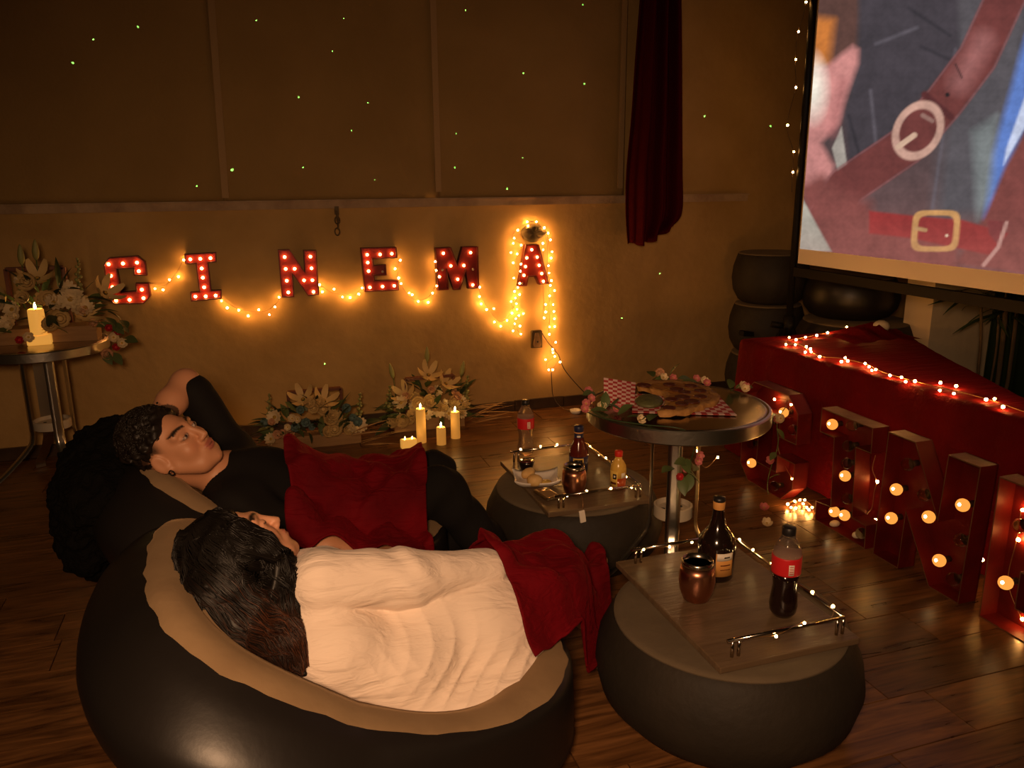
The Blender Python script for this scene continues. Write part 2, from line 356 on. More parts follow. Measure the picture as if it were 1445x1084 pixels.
def surfnet(fn, lo, hi, h, newton=2):
    """naive surface nets over [lo, hi]; only the blocks near the surface are evaluated"""
    lo = np.array(lo, np.float32); n = np.ceil((np.array(hi) - lo) / h).astype(int) + 1
    B = 12; nb = -(-n // B); n = nb * B
    D = np.ones(n, np.float32)
    g = np.stack(np.meshgrid(*[np.arange(k) for k in nb], indexing='ij'), -1).reshape(-1, 3)
    ctr = lo + (g * B + (B - 1) / 2) * h
    d = fn(ctr.astype(np.float32)); near = np.abs(d) < B * h * 1.25 + .012
    for i in np.nonzero(~near & (d < 0))[0]:
        a = g[i] * B; D[a[0]:a[0] + B, a[1]:a[1] + B, a[2]:a[2] + B] = -1
    loc = np.stack(np.meshgrid(*[np.arange(B)] * 3, indexing='ij'), -1).reshape(-1, 3)
    gi = g[near]
    for s in range(0, len(gi), 200):
        gs = gi[s:s + 200]; idx = (gs[:, None, :] * B + loc[None]).reshape(-1, 3)
        D[idx[:, 0], idx[:, 1], idx[:, 2]] = fn((lo + idx * h).astype(np.float32))
    S = D < 0
    c = S[:-1, :-1, :-1].astype(np.int8)
    tot = np.zeros_like(c)
    for dx in (0, 1):
        for dy in (0, 1):
            for dz in (0, 1): tot = tot + S[dx:n[0] - 1 + dx, dy:n[1] - 1 + dy, dz:n[2] - 1 + dz]
    act = (tot > 0) & (tot < 8); ids = -np.ones(act.shape, np.int64); cell = np.argwhere(act); ids[act] = np.arange(len(cell))
    pos = np.zeros((len(cell), 3)); cnt = np.zeros(len(cell))
    cs = [(0, 0, 0), (1, 0, 0), (0, 1, 0), (1, 1, 0), (0, 0, 1), (1, 0, 1), (0, 1, 1), (1, 1, 1)]
    for a in range(8):
        for b in range(a + 1, 8):
            if sum(abs(p - q) for p, q in zip(cs[a], cs[b])) != 1: continue
            ca, cb = cell + cs[a], cell + cs[b]; da = D[tuple(ca.T)]; db = D[tuple(cb.T)]; x = (da < 0) != (db < 0)
            t = np.where(x, da / np.where(x, da - db, 1), 0)
            pos += np.where(x[:, None], ca + t[:, None] * (cb - ca), 0); cnt += x
    V = (lo + pos / np.maximum(cnt, 1)[:, None] * h).astype(np.float32)
    F = []
    for ax in range(3):
        o1, o2 = [(1, 2), (2, 0), (0, 1)][ax]
        sl0 = [slice(1, -1)] * 3; sl1 = [slice(1, -1)] * 3; sl0[ax] = slice(0, -1); sl1[ax] = slice(1, None)
        A, Bb = S[tuple(sl0)], S[tuple(sl1)]; e = np.argwhere(A != Bb)
        if not len(e): continue
        inside = A[tuple(e.T)]; base = e.copy()
        for k in range(3):
            if k != ax: base[:, k] += 1
        def cid(d1, d2):
            q = base.copy(); q[:, o1] -= d1; q[:, o2] -= d2
            return ids[tuple(q.T)]
        q = np.stack([cid(1, 1), cid(0, 1), cid(0, 0), cid(1, 0)], 1)
        q[~inside] = q[~inside][:, ::-1]
        F.append(q[(q >= 0).all(1)])
    F = np.concatenate(F)
    for _ in range(newton):
        e = h * .4; d = fn(V); G = np.stack([fn(V + np.eye(3, dtype=np.float32)[k] * e) - fn(V - np.eye(3, dtype=np.float32)[k] * e) for k in range(3)], -1) / (2 * e)
        st = d[:, None] * G / np.maximum((G * G).sum(-1, keepdims=True), .2); V = V - np.clip(st, -h * .5, h * .5) * .9
    return V.astype(np.float64), F
def np_obj(name, V, F, m, parent=None, colors=None, smooth=True):
    me = bpy.data.meshes.new(name); me.vertices.add(len(V)); me.vertices.foreach_set('co', np.asarray(V, np.float32).ravel())
    nl = F.size; me.loops.add(nl); me.loops.foreach_set('vertex_index', F.ravel().astype(np.int32)); me.polygons.add(len(F))
    me.polygons.foreach_set('loop_start', np.arange(0, nl, F.shape[1], dtype=np.int32)); me.polygons.foreach_set('loop_total', np.full(len(F), F.shape[1], np.int32))
    if smooth: me.polygons.foreach_set('use_smooth', np.ones(len(F), bool))
    me.update(calc_edges=True); me.validate()
    for x in (m if isinstance(m, (list, tuple)) else [m]): me.materials.append(x)
    if colors is not None:
        a = me.color_attributes.new('Col', 'FLOAT_COLOR', 'POINT'); a.data.foreach_set('color', np.concatenate([colors, np.ones((len(V), 1))], 1).astype(np.float32).ravel())
    o = bpy.data.objects.new(name, me); COL.objects.link(o)
    if parent: put(o, parent)
    return o
# ================================================================== the room
WALL_Y = 4.634
PW = .1802
def plank_mesh(L):
    b = MB(); b.box((L / 2, PW / 2, -.006), (L - .004, PW - .004, .012)); 
    me = b.mesh('plank', M['plank']); return me
b = MB(); b.box((.9, 2.4, -.03), (6.8, 4.6, .036)); floor = b.build('floor', M['grout']); tag(floor, 'dark brown wood-look plank floor with a low sheen', None, None, 'structure')
PL = .92
pm = plank_mesh(PL); half = {}
joint = {0: 1.70, 1: 1.58, 2: 1.95, 3: 1.82}
rng = random.Random(3)
for r in range(-2, 19):
    y0 = 1.347 + PW * r
    if y0 > WALL_Y - .02: break
    j = joint.get(r, rng.uniform(0, PL)); x = j - PL * math.ceil((j + 2.4) / PL)
    while x < 4.2:
        if x + PL > -2.45 and x < 4.2:
            inst('plank', pm, (x, y0, 0), floor)
        x += PL
# last sliver row against the wall is covered by the baseboard
wall = MB(); wall.box((1.3, WALL_Y + .05, 1.6), (8, .1, 3.2)); wall_back = wall.build('wall_back', M['wall']); tag(wall_back, 'rough tan plaster wall behind the lit letters', None, None, 'structure')
# ledge
b = MB(); b.box((.15, WALL_Y - .012, 1.296), (5.9, .026, .046)); b.box((.15, WALL_Y - .02, 1.317), (5.9, .042, .008)); tr = b.build('trim_1', M['ledge'], None); tag(tr, 'worn painted ledge running along the wall under the canvas', None, None, 'structure')
# baseboard of dark tiles
bb = bpy.data.objects.new('baseboard_back', None); COL.objects.link(bb); bb.location = (0, WALL_Y, 0); tag(bb, 'row of dark skirting tiles along the plaster wall', None, None, 'structure')
t = MB(); t.box((0, 0, 0), (.325, .016, .066)); tm = t.mesh('skirting_tile', M['tile_dark'])
for i in range(20): inst('skirting_tile', tm, (-2.3 + i * .33, WALL_Y - .010 + rng.uniform(-.001, .001), .033 + rng.uniform(-.002, .003)), bb, rot=(0, rng.uniform(-.006, .006), 0))
# side pier behind the projection screen
b = MB(); b.box((4.15, 3.605, 1.6), (1.1, .2, 3.2)); wr = b.build('wall_right', M['wall2']); tag(wr, 'pale plaster wall end standing behind the projection screen', None, None, 'structure')

# canvas covering the upper wall, three lengths with stitched seams
def canvas(x0, x1, seam_px, label, fold=None):
    root = thing('canvas_blind', ((x0 + x1) / 2, WALL_Y, 1.33), label, 'blind', 'canvas lengths hung above the ledge')
    nx, nz = 60, 44; vs = []; fs = []
    for k in range(nz + 1):
        z = 1.322 + 1.7 * k / nz
        for i in range(nx + 1):
            x = x0 + (x1 - x0) * i / nx; u = i / nx
            d = .010 + .006 * math.sin(5 * u + 2 * z + x0) + .004 * math.sin(13 * u + 3 * z)
            if fold:
                q = (x - fold - .16 * (z - 1.32) * 0 + .22 * (z - 1.32)); d += .022 * math.exp(-(q / .05) ** 2) * max(0, 1 - (z - 1.32) / 1.1) + .012 * math.exp(-((x - fold + .35 * (z - 1.32) + .1) / .04) ** 2)
            d += .006 * math.exp(-((z - 1.50) / .01) ** 2)
            vs.append((x, WALL_Y - .012 - max(d, .002), z))
    for k in range(nz):
        for i in range(nx): a = k * (nx + 1) + i; fs.append((a, a + 1, a + nx + 2, a + nx + 1))
    m = MB(); m.add(vs, fs); o = m.build('cloth', M['canvas'], root, smooth=True)
    o.modifiers.new('thickness', 'SOLIDIFY').thickness = .004
    (xa, ya, xb, yb) = seam_px
    p0 = at_y(xb, yb, WALL_Y - .045); p1 = at_y(xa, ya, WALL_Y - .045); d = (p1 - p0); p2 = p0 + d * 1.25
    s = MB(); hw = Vector((.017, 0, 0)); th = Vector((0, .006, 0)); s.add([p0 - hw, p0 + hw, p2 + hw, p2 - hw, p0 - hw + th, p0 + hw + th, p2 + hw + th, p2 - hw + th], [(0, 1, 2, 3), (7, 6, 5, 4), (0, 4, 5, 1), (1, 5, 6, 2), (2, 6, 7, 3), (3, 7, 4, 0)]); s.build('seam_strip', M['seam'], root)
xs = [at_y(316, 265, WALL_Y).x, at_y(618, 265, WALL_Y).x, at_y(874, 265, WALL_Y).x]
canvas(-2.4, xs[0], (297.8, 0, 318.3, 279.6), 'brown canvas above the ledge over the table with the flower arrangement')
canvas(xs[0] + .002, xs[1], (611, 0, 619, 271), 'brown canvas above the ledge over the N and E, creased beside its seam', xs[1] - .05)
canvas(xs[1] + .002, xs[2] + .02, (882, 0, 875, 266), 'brown canvas above the ledge over the M and A beside the red curtain')

# red curtain hanging in front of the wall
def curtain():
    Y = WALL_Y - .17
    left = [(905, 0), (899, 80), (894, 160), (887, 240), (886, 300), (889, 345)]
    right = [(963, 0), (965, 80), (966, 180), (967, 240), (966.5, 300), (950, 318)]
    L = spline([at_y(*p, Y) for p in left], 8); Rr = spline([at_y(*p, Y) for p in right], 8)
    d = (L[0] - L[1]); e = (Rr[0] - Rr[1]); L = [L[0] + d * k for k in (12, 8, 4)] + L; Rr = [Rr[0] + e * k for k in (12, 8, 4)] + Rr
    nu = 90; vs = []; fs = []; n = len(L)
    for k in range(n):
        v = k / (n - 1)
        for i in range(nu + 1):
            u = i / nu; p = L[k].lerp(Rr[k], u)
            if k == n - 1: p.z = L[k].z + (Rr[k].z - L[k].z) * (max(0, u - .3) / .7) ** 1.3 + .008 * math.sin(u * 23)
            if k == n - 2: p.z = p.z * .5 + .5 * (L[k].z + (Rr[k].z - L[k].z) * (max(0, u - .3) / .7))
            a = .035 * math.sin(u * 2 * math.pi * 3.2 + .6 * math.sin(v * 2)) + .016 * math.sin(u * 2 * math.pi * 7 + v)
            vs.append((p.x, p.y + a, p.z))
    for k in range(n - 1):
        for i in range(nu): a = k * (nu + 1) + i; fs.append((a, a + 1, a + nu + 2, a + nu + 1))
    m = MB(); m.add(vs, fs); o = m.build('curtain', M['velvet_dark'], smooth=True); o.modifiers.new('thickness', 'SOLIDIFY').thickness = .005
    tag(o, 'dark red velvet curtain hanging bunched in front of the wall', 'curtain')
curtain()

# hook and chain under the ledge
h = thing('hanging_chain', at_y(475, 292, WALL_Y), 'short rusty chain hanging from a bracket under the ledge', 'chain')
b = MB(); p = at_y(475, 297, WALL_Y - .02); b.box(p, (.022, .03, .045)); b.tube([p + Vector((0, -.02, .0)), p + Vector((0, -.02, -.06))], .007, 8); b.build('bracket', M['old_metal'], h)
for k, (px, py) in enumerate([(476, 311), (477, 319), (476, 327)]):
    c = at_y(px, py, WALL_Y - .03); m = MB()
    ax = Vector((1, 0, 0)) if k % 2 == 0 else Vector((0, 1, 0))
    m.tube([c + ax * .013 * math.cos(q) + Vector((0, 0, .02 * math.sin(q))) for q in [2 * math.pi * j / 14 for j in range(15)]], .004, 6); m.build('link', M['old_metal'], h, True)
# rough oval plaque above the A
c = at_y(752, 329, WALL_Y); b = MB(); vs = []; fs = []
for ring, (s, dy) in enumerate([(1, .0), (.97, .02), (.72, .030), (.4, .026), (0.01, .028)]):
    for j in range(28):
        a = 2 * math.pi * j / 28; k = s * (1 + .06 * math.sin(3 * a + ring) + .04 * math.sin(7 * a + 2 * ring)); vs.append((c.x + .078 * k * math.cos(a), WALL_Y - dy - .006 * math.sin(5 * a + ring), c.z + .052 * k * math.sin(a)))
for i in range(4):
    for j in range(28): fs.append((i * 28 + j, i * 28 + (j + 1) % 28, (i + 1) * 28 + (j + 1) % 28, (i + 1) * 28 + j))
b.add(vs, fs); tag(b.build('wall_plaque', M['rough_stone'], smooth=True), 'dark rough oval plaque on the wall above the letter A', 'plaque')
# wall socket with tilted cover
s = thing('wall_socket', at_y(757, 479, WALL_Y), 'old metal socket box on the wall under the letter A', 'socket')
b = MB(); c = at_y(757, 479, WALL_Y - .012); b.box(c, (.07, .022, .105)); b.build('box', M['old_metal'], s)
b = MB(); c2 = at_y(758.5, 480, WALL_Y - .03)
pts = [(-.014, .045), (.008, .045), (.026, -.03), (.018, -.045), (-.02, -.045), (-.024, -.03)]
b.add([(c2.x + u, c2.y, c2.z + v) for u, v in pts] + [(c2.x + u, c2.y + .01, c2.z + v) for u, v in pts], [tuple(range(5, -1, -1)), tuple(range(6, 12))] + [(i, (i + 1) % 6, 6 + (i + 1) % 6, 6 + i) for i in range(6)]); b.build('cover', M['crate_wood'], s)
b = MB(); b.ball(c2 + Vector((0, -.004, -.01)), .006); b.build('screw', M['black_metal'], s)
b = MB(); b.box(at_y(757, 467, WALL_Y - .03), (.06, .02, .008)); b.build('hinge', M['old_metal'], s)

# ================================================================== marquee letters
from mathutils.geometry import tessellate_polygon
def outline_inset(pts, d):
    """inset of a simple polygon (counter-clockwise or clockwise) by d along averaged normals"""
    n = len(pts); A = sum(pts[i][0] * pts[(i + 1) % n][1] - pts[(i + 1) % n][0] * pts[i][1] for i in range(n)); s = 1 if A > 0 else -1
    out = []
    for i in range(n):
        p0, p1, p2 = Vector(pts[i - 1]), Vector(pts[i]), Vector(pts[(i + 1) % n])
        e1 = (p1 - p0).normalized(); e2 = (p2 - p1).normalized(); n1 = Vector((-e1.y, e1.x)) * s; n2 = Vector((-e2.y, e2.x)) * s
        m = (n1 + n2); L = m.length
        m = n1 if L < 1e-4 else m / L
        k = max(.35, m.dot(n1)); out.append(tuple(p1 + m * d / k))
    return out
def marquee(root, pts, to3, depth, mats, rim=.004, back=.008):
    """pts: 2D outline; to3(u, v, w): w = distance out of the back panel. Rim wall + recessed panel"""
    n = len(pts); ins = outline_inset(pts, rim)
    b = MB(); tri = tri_poly(pts)
    b.add([to3(u, v, back) for u, v in pts] + [to3(u, v, 0) for u, v in pts], [t for t in tri] + [tuple(i + n for i in t[::-1]) for t in tri] + [(i, (i + 1) % n, n + (i + 1) % n, n + i) for i in range(n)])
    o = b.build('face_panel', mats[0], root); fix(o)
    b = MB(); vs = [to3(u, v, 0) for u, v in pts] + [to3(u, v, depth) for u, v in pts] + [to3(u, v, depth) for u, v in ins] + [to3(u, v, back * .5) for u, v in ins]; fs = []
    for i in range(n):
        j = (i + 1) % n
        b.m = 0; fs = [(i, j, n + j, n + i), (2 * n + i, 2 * n + j, 3 * n + j, 3 * n + i)]
        b.f += fs; b.mi += [0, 0]; b.f.append((n + i, n + j, 2 * n + j, 2 * n + i)); b.mi.append(1)
    b.v = [tuple(x) for x in vs]; o = b.build('side_band', mats[1:], root); fix(o)
def fix(o):
    bm = bmesh.new(); bm.from_mesh(o.data); bmesh.ops.recalc_face_normals(bm, faces=bm.faces); bm.to_mesh(o.data); bm.free()
b = MB(); b.ball((0, 0, 0), .0082, 10, 6); mq_bulb = b.mesh('bulb', M['marquee'], True)
b = MB(); b.ball((0, 0, 0), .0075, 8, 6); off_bulb = b.mesh('bulb', M['pale_stone'], True)
def crop(ox, oy, s): return lambda a, b: (ox + a * s, oy + b * s)
k2 = crop(130, 320, .25606); k3 = crop(490, 290, .25606)
LET = {
 'C': (k2, [(88, 172), (250, 160), (293, 195), (303, 270), (230, 270), (225, 230), (137, 235), (160, 362), (240, 355), (238, 312), (312, 310), (322, 385), (285, 425), (120, 428), (90, 400), (62, 210)], [(91, 207), (170, 203), (247, 198), (257, 245), (103, 271), (112, 333), (132, 407), (206, 403), (283, 394), (274, 347)]),
 'I': (k2, [(508, 152), (683, 142), (685, 195), (640, 200), (657, 352), (712, 350), (714, 398), (545, 413), (540, 362), (590, 358), (570, 205), (512, 208)], [(541, 180), (596, 177), (652, 173), (604, 230), (610, 281), (617, 334), (569, 385), (626, 384), (681, 380)]),
 'N': (k2, [(1024, 128), (1088, 126), (1172, 250), (1165, 130), (1236, 130), (1252, 375), (1190, 382), (1105, 262), (1114, 388), (1046, 393)], [(1061, 167), (1067, 233), (1116, 232), (1073, 298), (1081, 362), (1168, 296), (1214, 295), (1209, 229), (1203, 165), (1220, 359)]),
 'E': (k3, [(75, 235), (272, 230), (276, 290), (142, 297), (147, 332), (215, 326), (218, 385), (150, 388), (153, 415), (282, 412), (286, 468), (98, 478)], [(110, 272), (181, 270), (246, 266), (113, 315), (118, 362), (195, 365), (125, 452), (195, 447), (259, 443)]),
 'M': (k3, [(487, 235), (572, 230), (608, 325), (635, 228), (722, 226), (728, 455), (668, 460), (655, 362), (625, 465), (588, 467), (553, 362), (560, 465), (502, 470)], [(530, 264), (571, 333), (643, 331), (680, 260), (609, 407), (692, 438), (508, 393), (693, 352), (525, 355)]),
 'A': (k3, [(985, 218), (1058, 215), (1113, 432), (1060, 437), (1040, 392), (1000, 395), (990, 445), (945, 447)], [(1017, 244), (990, 289), (1047, 285), (983, 337), (1058, 330), (974, 385), (1072, 375), (1081, 418), (963, 430)]),
}
DARK = {'E': [(195, 365)], 'M': [(693, 352), (525, 355)], 'A': [(963, 430)]}
WHERE = {'C': 'beside the flower table', 'I': 'between the C and the N', 'N': 'under the hanging chain', 'E': 'with an unlit middle bar', 'M': 'beside the A', 'A': 'framed by a dense string of fairy lights'}
for ch, (k, pts, bulbs) in LET.items():
    Yb = WALL_Y - .004; D = .045
    p3 = [at_y(*k(*p), Yb - D) for p in pts]; cx = sum(p.x for p in p3) / len(p3); zb = min(p.z for p in p3)
    root = thing('marquee_letter', (cx, WALL_Y, zb), 'red lit marquee letter %s on the wall, %s' % (ch, WHERE[ch]), 'letter', 'wall letters spelling a word')
    marquee(root, [(p.x, p.z) for p in p3], lambda u, v, w_, Yb=Yb: (u, Yb - w_, v), D, [M['letter_red'], M['letter_side'], M['letter_red']], rim=.005, back=.012)
    for q in bulbs:
        c = at_y(*k(*q), Yb - .024); inst('bulb', off_bulb if q in DARK.get(ch, []) else mq_bulb, c, root)

# large letters standing on the floor
LX = 2.18; LD = .075
FL = {
 'C': [(3.10, .49), (2.84, .49), (2.768, .42), (2.765, .283), (2.888, .282), (2.892, .365), (3.035, .368), (3.038, .118), (2.893, .116), (2.89, .198), (2.763, .197), (2.768, .075), (2.845, 0), (3.10, 0), (3.17, .07), (3.17, .42)],
 'I': [(2.625, .49), (2.332, .488), (2.328, .387), (2.41, .385), (2.393, .10), (2.315, .096), (2.31, 0), (2.607, 0), (2.612, .086), (2.521, .095), (2.538, .386), (2.625, .387)],
 'N': [(2.255, .497), (2.125, .497), (1.992, .261), (1.983, .497), (1.853, .497), (1.866, 0), (1.995, 0), (2.131, .224), (2.138, 0), (2.267, 0)],
 'E': [(1.784, .49), (1.475, .49), (1.478, .40), (1.66, .40), (1.662, .305), (1.54, .305), (1.54, .215), (1.663, .215), (1.663, .095), (1.47, .095), (1.468, 0), (1.783, 0)],
}
c1, c2_, c3, c4 = crop(1040, 530, .1752), crop(1140, 560, .2121), crop(1225, 590, .249), crop(1345, 640, .2583)
FB = {  # bulbs: (pixel, lit)
 'C': [(c1(375, 298), 1), (c1(450, 437), 0), (c1(115, 550), 0), (c1(117, 705), 1), (c1(300, 890), 0)],
 'I': [(c2_(162, 184), 1), (c2_(295, 190), 0), (c2_(268, 326), 0), (c2_(258, 443), 0), (c2_(247, 527), 1), (c2_(263, 678), 0), (c2_(175, 765), 1), (c2_(243, 789), 1), (c2_(355, 908), 0)],
 'N': [(c3(225, 262), 0), (c3(160, 405), 1), (c3(318, 435), 0), (c3(131, 568), 1), (c3(343, 561), 1), (c3(536, 494), 1), (c3(525, 691), 0), (c3(403, 808), 1), (c3(482, 912), 0)],
 'E': [(c4(365, 395), 0), (c4(287, 707), 1), (c4(560, 300), 1), (c4(520, 960), 0), (c4(690, 1060), 1)],
}
FW = {'C': 'partly behind the pizza table', 'I': 'between the C and the N', 'N': 'with ten bulbs, between the I and the E', 'E': 'glowing red inside'}
FW['N'] = 'between the I and the E'
b = MB(); b.ball((0, 0, 0), .0225, 16, 10); gl_on = b.mesh('glass_globe', M['bulb_lit'], True); gl_off = b.mesh('glass_globe', M['bulb_off'], True)
b = MB(); b.ball((-.0185, -.004, .006), .006, 8, 6); core = b.mesh('filament', M['bulb_core'], True)
b = MB(); b.tube([(.016, 0, 0), (.03, 0, 0), (.048, 0, 0)], [.0145, .011, .0115], 10); sock = b.mesh('socket', M['socket'], True)
for ch, pts in FL.items():
    cy = sum(p[0] for p in pts) / len(pts)
    root = thing('marquee_letter', (LX + LD / 2, cy, 0), 'large rusty box letter %s on the floor, %s' % (ch, FW[ch]), 'letter', 'large box letters on the floor')
    marquee(root, pts, lambda u, v, w_: (LX + LD - w_, u, v), LD, [M['letter_rust'], M['letter_rust'], M['letter_edge']], rim=.004, back=.006)
    for px, lit in FB[ch]:
        c = at_x(*px, LX + LD - .052)
        g = inst('bulb', sock, c, root)
        h_ = inst('glass_globe', gl_on if lit else gl_off, (0, 0, 0), g, local=True)
        if lit: inst('filament', core, (0, 0, 0), g, local=True)

# ================================================================== string lights
b = MB(); b.ball((0, 0, 0), .0054, 8, 6); fairy = b.mesh('bulb', M['fairy'], True)
b = MB(); b.ball((0, 0, 0), .0038, 8, 6); fairy_s = b.mesh('bulb', M['fairy_dim'], True)
def string(label, loc, wires, bulbs, group='fairy light strings', me=None, wr=.0016, size=1, wm='wire', off=.006):
    root = thing('string_light', loc, label, 'string light', group)
    for wline in wires: b = MB(); b.tube(spline(wline, 6), wr, 5); b.build('wire', M[wm], root, True)
    for p in bulbs: inst('bulb', me or fairy, p + Vector((0, -random.uniform(.004, off), 0)), root, scale=size * random.uniform(.85, 1.15))
    return root
Yw = WALL_Y - .016
W2 = lambda L: [at_y(*k2(*p), Yw) for p in L]
W3 = lambda L: [at_y(*k3(*p), Yw) for p in L]
wires = [W2([(322, 325), (400, 322), (460, 260), (505, 180)]), W2([(700, 385), (800, 450), (930, 468), (1000, 440), (1040, 385)]),
         W2([(1250, 318), (1330, 365), (1445, 378)]) + W3([(45, 490), (80, 455)]), W3([(283, 300), (278, 398), (292, 430), (360, 515), (440, 510), (490, 440)]), W3([(480, 300), (486, 360), (488, 440)]),
         W3([(722, 450), (760, 540), (845, 640), (920, 560), (945, 430)])]
bulbs = W2([(348, 340), (394, 345), (428, 290), (476, 275), (505, 183), (713, 408), (745, 445), (808, 459), (860, 488), (918, 455), (976, 480), (1007, 438), (1030, 388), (1252, 318), (1268, 358), (1331, 342), (1378, 385), (1422, 390)]) + \
    W3([(12, 505), (62, 487), (80, 453), (287, 300), (262, 348), (280, 398), (292, 428), (335, 478), (355, 490), (390, 528), (445, 533), (465, 480), (487, 440), (485, 355), (480, 308), (722, 447), (724, 500), (737, 542), (762, 571), (800, 565), (807, 640), (845, 665), (878, 632)])
string('warm fairy light string looping along the wall from letter to letter', at_y(600, 400, WALL_Y), wires, bulbs, off=.035)
aw = [W3([(1100, 230), (1112, 188), (1080, 122), (1015, 88), (935, 135), (910, 178), (960, 215), (940, 270), (925, 320), (948, 400), (915, 470), (945, 500), (905, 540), (940, 580), (960, 600), (918, 650), (955, 708)]),
      W3([(1095, 170), (1105, 260), (1105, 370), (1118, 412), (1112, 497), (1118, 600), (1112, 700), (1135, 790), (1130, 840), (1100, 870), (1105, 900), (1135, 895), (1165, 855)]), W3([(1080, 240), (1078, 440), (1085, 540), (1080, 615)])]
ab = W3([(990, 90), (1040, 90), (1080, 122), (1105, 152), (1112, 188), (1068, 207), (992, 112), (935, 135), (910, 178), (912, 208), (955, 218), (895, 258), (935, 267), (910, 315), (947, 320), (948, 360), (910, 398), (940, 425), (912, 470), (935, 450), (948, 490), (925, 510), (900, 528), (928, 540), (935, 572), (968, 595), (907, 593), (922, 620), (942, 605), (918, 650), (942, 660), (908, 688), (955, 708),
         (1075, 243), (1118, 253), (1122, 290), (1102, 330), (1105, 370), (1118, 412), (1108, 437), (1138, 468), (1112, 497), (1086, 543), (1130, 545), (1083, 583), (1128, 580), (1075, 615), (1138, 623), (1110, 667), (1142, 667), (1110, 708), (1137, 748), (1120, 788), (1122, 805), (1140, 830), (1090, 848), (1165, 858), (1100, 900), (1124, 900)])
string('dense fairy light string bunched around the letter A and the oval plaque', at_y(770, 420, WALL_Y), aw, ab, off=.04)
# power lead from the socket to the floor
b = MB(); pts = [at_y(*k3(*p), WALL_Y - .012) for p in [(1075, 705), (1110, 760), (1160, 820), (1195, 900), (1250, 970)]] + [at_y(830, 560, WALL_Y - .012), at_y(845, 578, WALL_Y - .03)]
b.tube(spline(pts, 8), .0028, 6); tag(b.build('power_cable', M['cable'], smooth=True), 'thin dark power lead running from the wall socket down to the floor', 'cable')
b = MB(); pts = [at_y(778, 525, WALL_Y - .008), at_y(779, 545, WALL_Y - .008), at_y(781, 560, WALL_Y - .012), at_z(790, 573, .02), at_z(805, 580, .004), at_z(830, 581, .004)]
b.tube(spline(pts, 8), .0025, 6); tag(b.build('power_cable', M['cable'], smooth=True), 'thin pale lead hanging under the fairy lights onto the floor', 'cable')
# ================================================================== projection screen
SX = 3.0
pole_y = at_x(1119, 378, SX).y; zb = at_x(1119, 372, SX).z
scr = thing('projection_screen', (SX, pole_y, 0), 'white projection screen on a black stand showing a film picture of belts', 'screen')
b = MB(); b.tube([(SX, pole_y, .30), (SX, pole_y, 3.0)], .019, 10); b.build('pole', M['black_metal'], scr, True)
b = MB(); b.box((SX + .01, pole_y - 1.4, at_x(1119, 383, SX).z), (.035, 2.8, .05)); b.build('bottom_bar', M['black_metal'], scr)
b = MB(); b.tube([(SX, pole_y, .50), (SX, pole_y, .62)], .032, 12); b.tube([(SX - .03, pole_y + .02, .56), (SX - .085, pole_y + .05, .57)], .018, 10); b.build('clamp_knob', M['black_metal'], scr, True)
for a in (125, 205, 285):
    b = MB(); d = Vector((math.cos(R(a)), math.sin(R(a)), 0)); b.tube([Vector((SX, pole_y, .55)) + d * .03, Vector((SX, pole_y, .012)) + d * .32], .012, 8); b.build('leg', M['black_metal'], scr, True)
b = MB(); b.box((at_y(1062, 470, 4.25) + at_y(1080, 473, 4.25)) / 2, (.26, .05, .03), rot=Matrix.Rotation(R(6), 3, 'Y')); b.build('brace_bar', M['black_metal'], scr)
b = MB(); b.tube([(SX, pole_y, .42), at_y(1075, 473, 4.25)], .012, 6); b.build('brace_rod', M['black_metal'], scr)
# fabric
fy0 = at_x(1128, 330, SX).y; z_img = at_x(1128, 351, SX).z; z_fab = at_x(1128, 372, SX).z; zt = 2.75
b = MB(); b.box((SX + .006, (fy0 + 1.2) / 2, (z_fab + zt) / 2), (.004, fy0 - 1.2, zt - z_fab)); b.build('fabric', M['screen_cloth'], scr)
